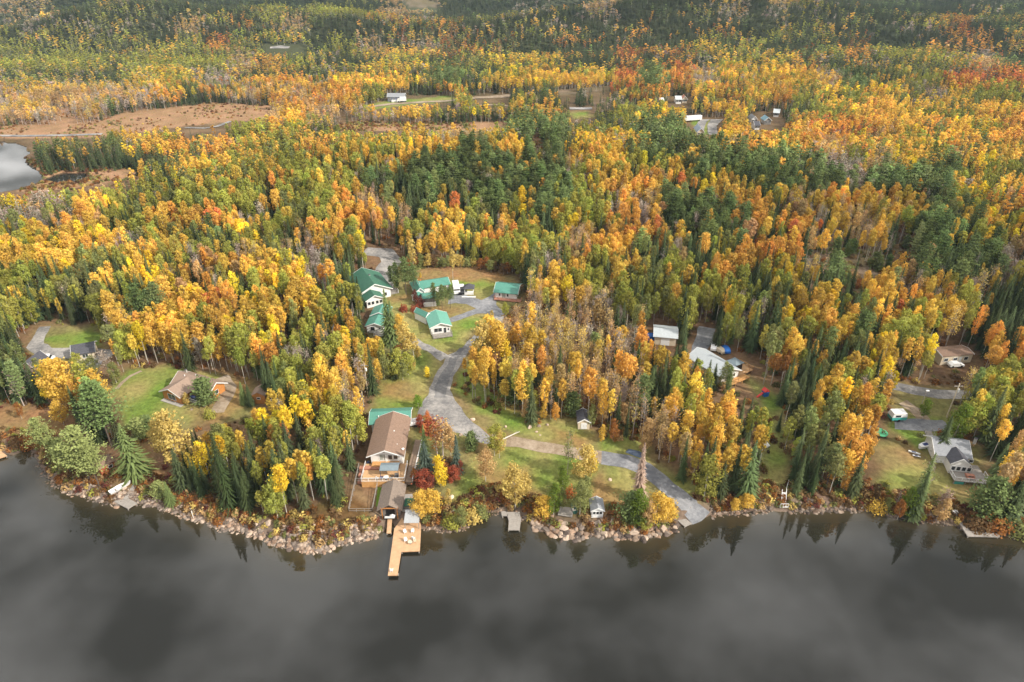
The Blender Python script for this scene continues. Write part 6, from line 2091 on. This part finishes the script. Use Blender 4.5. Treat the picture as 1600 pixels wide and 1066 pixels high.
hset = np.zeros(len(Tr['x']), bool)
n_ind = 0
for kd in SPEC:
    m = (Tr['kind'] == kd)
    order = np.argsort(-(np.where(inframe, size, size * .01) + ishand * 1000) * m)
    take = order[:LIM[kd]]
    take = take[m[take] & inframe[take]]
    hset[take] = True
    nm, cat, grp = CATN[kd]
    labs = []
    Hn = NOM[kd]
    for i in take:
        v = int(rng.integers(0, len(NEAR[kd])))
        tm_, cm_ = NEAR[kd][v]
        Hm = max(p.co.z for p in [cm_.vertices[int(q)] for q in np.linspace(0, len(cm_.vertices) - 1, 200)])
        s = Tr['ht'][i] / Hm
        e = empty(nm, (Tr['x'][i], Tr['y'][i], Tr['z'][i]), rng.uniform(0, 6.28))
        e.scale = (s * Tr['wf'][i], s * Tr['wf'][i], s)
        tag(e, None, cat, grp)
        o = link(bpy.data.objects.new('trunk', tm_), e)
        o = link(bpy.data.objects.new('crown', cm_), e)
        o['tint'] = [float(c) for c in Tr['tint'][i, :3]]
        big = 'tall ' if Tr['ht'][i] > Hn * 1.12 else ('small ' if Tr['ht'][i] < Hn * .8 else '')
        labs.append((e, big + CW[Tr['tn'][i]], Tr['x'][i], Tr['y'][i]))
        n_ind += 1
    unique_labels(labs, KW[kd])
print('individual trees', n_ind)


def instancer(name, label, coll, X, Y, Zz, idx, scl, tint, mt=None):
    n = len(X)
    me = bpy.data.meshes.new(name)
    me.vertices.add(n)
    me.vertices.foreach_set('co', np.stack([X, Y, Zz], 1).astype(np.float32).ravel())
    for nm, typ, dat in (('pick', 'INT', np.asarray(idx, np.int32)), ('scl', 'FLOAT_VECTOR', scl.astype(np.float32).ravel()), ('tint', 'FLOAT_VECTOR', tint.astype(np.float32).ravel()),
                         ('turn', 'FLOAT', rng.uniform(0, 6.28, n).astype(np.float32))):
        a = me.attributes.new(nm, typ, 'POINT')
        a.data.foreach_set('vector' if typ == 'FLOAT_VECTOR' else 'value', dat)
    o = link(bpy.data.objects.new(name, me))
    tag(o, label, kind='stuff')
    g = bpy.data.node_groups.new(name, 'GeometryNodeTree')
    g.interface.new_socket(name='Geometry', in_out='INPUT', socket_type='NodeSocketGeometry')
    g.interface.new_socket(name='Geometry', in_out='OUTPUT', socket_type='NodeSocketGeometry')
    gi = g.nodes.new('NodeGroupInput'); go = g.nodes.new('NodeGroupOutput')
    ip = g.nodes.new('GeometryNodeInstanceOnPoints')
    ci = g.nodes.new('GeometryNodeCollectionInfo')
    ci.inputs['Collection'].default_value = coll
    ci.inputs['Separate Children'].default_value = True
    ci.inputs['Reset Children'].default_value = True
    L = g.links.new

    def na(nm, typ):
        q = g.nodes.new('GeometryNodeInputNamedAttribute'); q.data_type = typ; q.inputs['Name'].default_value = nm
        return q.outputs['Attribute']
    cx = g.nodes.new('ShaderNodeCombineXYZ'); L(na('turn', 'FLOAT'), cx.inputs[2])
    L(gi.outputs[0], ip.inputs['Points']); L(ci.outputs[0], ip.inputs['Instance'])
    ip.inputs['Pick Instance'].default_value = True
    L(na('pick', 'INT'), ip.inputs['Instance Index']); L(cx.outputs[0], ip.inputs['Rotation']); L(na('scl', 'FLOAT_VECTOR'), ip.inputs['Scale'])
    L(ip.outputs[0], go.inputs[0])
    md = o.modifiers.new('scatter', 'NODES'); md.node_group = g
    return o


STUFFN = {'aspen': ('aspen_forest', 'gold, orange and lime aspen forest running back to the hills'), 'poplar': ('poplar_woods', 'broad yellow-green poplars mixed through the forest'),
          'spruce': ('spruce_forest', 'dark spruce forest between the bright aspens'), 'pine': ('pine_forest', 'dark green pine forest on the rocky rises'), 'young_pine': ('young_pine_growth', 'low young pines dotting the bare rock'),
          'bare': ('leafless_woods', 'grey leafless trees thinning the forest'), 'shrub': ('shrubbery', 'rusty shrubs on the bare rock')}
dist = np.hypot(Tr['x'], Tr['y'])
for kd in SPEC:
    m = (Tr['kind'] == kd) & ~hset
    if not m.any():
        continue
    c, lods = SRC[kd]
    lods = np.array(lods)
    n = m.sum()
    lod = np.where(dist[m] < 330, 0, np.where(dist[m] < 700, 1, 2))
    pick = np.zeros(n, int)
    for q in (0, 1, 2):
        opts = np.where(lods == q)[0]
        s_ = lod == q
        pick[s_] = rng.choice(opts, s_.sum())
    s = Tr['ht'][m] / NOM[kd]
    if kd == 'young_pine': s = Tr['ht'][m] / 9.0
    scl = np.stack([s * Tr['wf'][m], s * Tr['wf'][m], s], 1)
    instancer(STUFFN[kd][0], STUFFN[kd][1], c, Tr['x'][m], Tr['y'][m], Tr['z'][m], pick, scl, Tr['tint'][m, :3])
    print('stuff', kd, n)

# undergrowth: low rusty brush
c, lods = SRC['shrub']
lods = np.array(lods)
n = len(ux)
ut = np.array([TINT[q] for q in rng.choice(['rust', 'brown', 'peach', 'olive', 'maroon', 'pale', 'lime'], n, p=[.26, .26, .12, .14, .07, .08, .07])])
ut *= np.clip(rng.normal(.85, .2, (n, 1)), .4, 1.3)
us_ = rng.uniform(.16, .42, n)
instancer('undergrowth', 'low rusty undergrowth under the trees and behind the shore rocks', c, ux, uy, uz - .1, rng.choice(np.where(lods == 1)[0], n),
          np.stack([us_ * 1.3, us_ * 1.3, us_], 1), ut)

# ------------------------------------------------------------------ shore boulders
def rock_mesh(k, sub=2):
    import bmesh
    bm_ = bmesh.new()
    bmesh.ops.create_icosphere(bm_, subdivisions=sub, radius=1.0)
    g = np.random.default_rng(100 + k)
    pl_n = g.normal(size=(9, 3)); pl_n /= np.linalg.norm(pl_n, axis=1, keepdims=True)
    dd = g.uniform(.55, .95, 9)
    for v in bm_.verts:
        p = np.array(v.co)
        for a_, b_ in zip(pl_n, dd):      # cut by planes: flat broken faces
            e_ = p @ a_ - b_
            if e_ > 0:
                p = p - a_ * e_
        v.co = p * np.array([1, .85, .7])
    me = bpy.data.meshes.new('boulder')
    bm_.to_mesh(me); bm_.free()
    return me


def rock_mat():
    m = bpy.data.materials.new('boulder_rock')
    m.use_nodes = True
    t = m.node_tree
    b = t.nodes['Principled BSDF']
    b.inputs['Roughness'].default_value = .85
    b.inputs['Specular IOR Level'].default_value = .2
    a = attr_col(t, 'tint', 'INSTANCER')
    c = nd(t, 'ShaderNodeNewGeometry')
    n_ = nd(t, 'ShaderNodeTexNoise'); n_.inputs['Scale'].default_value = 2.2; n_.inputs['Detail'].default_value = 6
    t.links.new(c.outputs['Position'], n_.inputs['Vector'])
    r = nd(t, 'ShaderNodeMapRange'); r.inputs['To Min'].default_value = .55; r.inputs['To Max'].default_value = 1.4
    t.links.new(n_.outputs['Fac'], r.inputs['Value'])
    h = nd(t, 'ShaderNodeHueSaturation'); t.links.new(a.outputs['Color'], h.inputs['Color']); t.links.new(r.outputs[0], h.inputs['Value'])
    t.links.new(h.outputs[0], b.inputs['Base Color'])
    return m


M_ROCK = rock_mat()
RM = []
rc = bpy.data.collections.new('source_rocks')
for k in range(6):
    me = rock_mesh(k)
    me.materials.append(M_ROCK)
    RM.append(me)
    rc.objects.link(bpy.data.objects.new('rock_%02d' % k, me))
RTINT = [(.40, .29, .215), (.31, .25, .205), (.52, .40, .31), (.22, .175, .145), (.35, .235, .165), (.13, .10, .085)]
# where rocks lie: (px from, px to, count, size lo, size hi, inland spread m, brightness)
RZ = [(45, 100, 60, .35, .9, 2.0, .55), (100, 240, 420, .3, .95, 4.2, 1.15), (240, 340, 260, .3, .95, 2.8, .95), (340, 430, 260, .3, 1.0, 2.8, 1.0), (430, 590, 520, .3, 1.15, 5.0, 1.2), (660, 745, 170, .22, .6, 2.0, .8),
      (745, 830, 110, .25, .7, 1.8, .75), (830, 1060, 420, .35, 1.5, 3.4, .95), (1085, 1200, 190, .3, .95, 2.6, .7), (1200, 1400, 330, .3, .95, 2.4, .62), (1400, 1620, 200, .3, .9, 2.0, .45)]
bx2, by2, bs2, bt2 = [], [], [], []
spx = np.array([p[0] for p in SHORE_PX])
spy = np.array([p[1] for p in SHORE_PX])
for a_, b_, n, s0, s1, spr, br in RZ:
    n = int(n * 1.5)
    qx = rng.uniform(a_, b_, n); qy = np.interp(qx, spx, spy)
    gx_, gy_ = ray_at(qx, qy, 0.0)
    off = rng.beta(1.6, 2.2, n) * (spr + 1.8) - 1.4 + (vnoise(gx_, gy_ * 0, 3.5, 2) - .5) * 1.6
    gy_ = gy_ + off
    sz = .68 * (s0 + (s1 - s0) * rng.random(n) ** 2.6)
    ok = np.ones(n, bool)
    for P in ([(600, 800), (662, 800), (662, 850), (600, 850)], [(1062, 780), (1112, 780), (1108, 830), (1066, 830)], [(188, 776), (210, 776), (210, 798), (184, 798)], [(1206, 780), (1232, 780), (1232, 803), (1206, 803)]):
        ok &= ~in_poly(qx, project(gx_, gy_, 0 * gx_ + .8)[1], P)
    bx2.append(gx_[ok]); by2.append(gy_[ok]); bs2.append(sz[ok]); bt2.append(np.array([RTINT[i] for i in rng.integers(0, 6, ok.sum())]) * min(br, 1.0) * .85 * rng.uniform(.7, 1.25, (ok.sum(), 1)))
bx2, by2, bs2, bt2 = np.concatenate(bx2), np.concatenate(by2), np.concatenate(bs2), np.concatenate(bt2)
# single boulders on the lawns and point
ex = [(828, 668, 1.1, 1.1), (842, 666, .8, .6), (838, 675, .6, .9), (855, 664, .6, .8), (790, 667, .55, 1), (844, 680, .35, 1), (738, 656, .9, 1.2), (720, 680, .8, .9), (772, 776, .8, 1.3), (780, 772, .7, .5), (953, 750, .7, 1.1),
      (968, 790, .9, .7), (468, 828, 1.2, 1.3), (478, 832, 1.0, 1.2), (420, 818, 1.2, 1.0), (492, 822, .8, 1.3), (505, 816, .8, 1.3), (512, 818, .6, 1.2), (990, 832, 1.8, .9), (1035, 828, 1.9, .8), (945, 836, 1.5, .9), (880, 826, 1.5, 1.1),
      (705, 778, 1.0, 1.5), (700, 784, .8, 1.4), (660, 776, .8, 1.4), (1098, 574, .8, .8), (300, 640, .5, .6)]
for px, py, s_, br in ex:
    x_, y_, z_ = at(px, py)
    bx2 = np.append(bx2, x_); by2 = np.append(by2, y_); bs2 = np.append(bs2, s_ * .8); bt2 = np.vstack([bt2, np.array(RTINT[2]) * br])
bz2 = np.maximum(height(bx2, by2), -.5)
order = np.argsort(-bs2)
labs = []
nb_ = 230
for i in order[:nb_]:
    e = bpy.data.objects.new('boulder', RM[int(rng.integers(0, 6))])
    e.location = (bx2[i], by2[i], bz2[i] + bs2[i] * .15)
    e.rotation_euler = (rng.uniform(-.4, .4), rng.uniform(-.4, .4), rng.uniform(0, 6.28))
    s_ = bs2[i]
    e.scale = (s_ * rng.uniform(.85, 1.3), s_ * rng.uniform(.85, 1.2), s_ * rng.uniform(.75, 1.1))
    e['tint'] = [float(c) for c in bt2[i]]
    link(e)
    tag(e, None, 'boulder', 'boulders along the lake shore')
    labs.append((e, ('big ' if s_ > 1.0 else '') + ('pale' if bt2[i].mean() > .42 else 'pinkish tan' if bt2[i].mean() > .33 else 'dull brown'), bx2[i], by2[i]))
unique_labels(labs, 'boulder')
rest = order[nb_:]
s_ = bs2[rest]
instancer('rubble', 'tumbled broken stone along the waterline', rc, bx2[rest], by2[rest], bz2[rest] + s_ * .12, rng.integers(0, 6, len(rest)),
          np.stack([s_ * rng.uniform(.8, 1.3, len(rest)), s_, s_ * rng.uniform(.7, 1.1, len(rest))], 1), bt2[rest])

# fallen, bleached logs on the bank
for k, (px, py, qx, qy, lb) in enumerate([(296, 792, 303, 812, 'bleached log lying down the bank below the spruces'), (1364, 794, 1376, 799, 'short white log at the right-hand waterline'), (1352, 790, 1345, 797, 'thin grey log among the dark rocks'),
                                          (1432, 806, 1440, 812, 'pale drift log left of the elbow dock'), (135, 742, 143, 760, 'leaning grey stem over the rocks below the pale pines'), (782, 690, 812, 676, 'long dead branch beside the sandy track'),
                                          (1075, 628, 1090, 648, 'thin fallen birch in the brush of the grove')]):
    a_, b_ = at(px, py), at(qx, qy)
    t_ = tag(empty('fallen_log', (a_[0], a_[1], max(a_[2], .2))), lb, 'log', 'fallen logs')
    d_ = Vector((b_[0] - a_[0], b_[1] - a_[1], max(b_[2], .2) - max(a_[2], .2)))
    MB().bar((0, 0, .35), tuple(d_ * .5 + Vector((.1, 0, .45))), .17, .13, k=7).build('stem', M_WHITEBARK, t_)
    q = MB().bar(tuple(d_ * .5 + Vector((.1, 0, .45))), tuple(d_ + Vector((0, 0, .3))), .13, .06, k=7)
    q.build('upper_stem', M_WHITEBARK, t_)
    MB().bar(tuple(d_ * .6 + Vector((0, 0, .4))), tuple(d_ * .75 + Vector((.7, .2, 1.0))), .05, .02, k=4).build('branch', M_WHITEBARK, t_)
# ------------------------------------------------------------------ air
hz_ = MB().box(-2600, -420, -8, 2600, 3400, 175).build('haze', None)

hm = bpy.data.materials.new('haze')
hm.use_nodes = True
t = hm.node_tree
t.nodes.clear()
o_ = nd(t, 'ShaderNodeOutputMaterial')
pv = nd(t, 'ShaderNodeVolumePrincipled')
pv.inputs['Density'].default_value = 0.00006
pv.inputs['Color'].default_value = (0.60, 0.80, 1.0, 1)
pv.inputs['Anisotropy'].default_value = 0.0
t.links.new(pv.outputs[0], o_.inputs['Volume'])
hz_.data.materials.append(hm)
tag(hz_, 'thin autumn haze over the forest', kind='stuff')
print('objects', len(bpy.data.objects))

# ------------------------------------------------------------------ clouds that shade part of the forest, high above the haze
cm = bpy.data.materials.new('cloud')
cm.use_nodes = True
t = cm.node_tree
t.nodes.clear()
o_ = nd(t, 'ShaderNodeOutputMaterial')
df = nd(t, 'ShaderNodeBsdfDiffuse'); df.inputs[0].default_value = (.9, .9, .92, 1)
tp_ = nd(t, 'ShaderNodeBsdfTransparent')
mxs = nd(t, 'ShaderNodeMixShader'); mxs.inputs[0].default_value = .15
t.links.new(tp_.outputs[0], mxs.inputs[1]); t.links.new(df.outputs[0], mxs.inputs[2]); t.links.new(mxs.outputs[0], o_.inputs[0])
CZ = 520.0
off = Vector(sun_dir) * (CZ / sun_dir.z)
import bmesh


def cloud(cx_, cy2, rx, ry, label, n=9):
    bm_ = bmesh.new()
    bmesh.ops.create_icosphere(bm_, subdivisions=4, radius=1.0)
    ph = rng.uniform(0, 6, 6)
    for v in bm_.verts:
        x, y, z = v.co
        f = 1 + .16 * math.sin(3 * x + ph[0]) * math.cos(3.3 * y + ph[1]) + .12 * math.sin(6 * y + 4 * z + ph[2]) + .08 * math.sin(10 * x + ph[3]) * math.sin(9 * y + ph[4])
        v.co = Vector((x * f * rx, y * f * ry, (z * f * 45 if z > 0 else z * 12)))
    me = bpy.data.meshes.new('cloud'); bm_.to_mesh(me); bm_.free()
    me.materials.append(cm)
    me.polygons.foreach_set('use_smooth', [True] * len(me.polygons))
    o = link(bpy.data.objects.new('cloud', me))
    o.location = (cx_ + off.x, cy2 + off.y, CZ)
    tag(o, label, kind='structure')


cloud(230, 215, 190, 85, 'thin cloud shading the forest on the right')
cloud(200, 240, 130, 55, 'second layer of the thin cloud on the right')
cloud(620, 980, 560, 210, 'cloud shading the far hills')
cloud(-500, 1250, 330, 120, 'cloud shading the far left ridge')
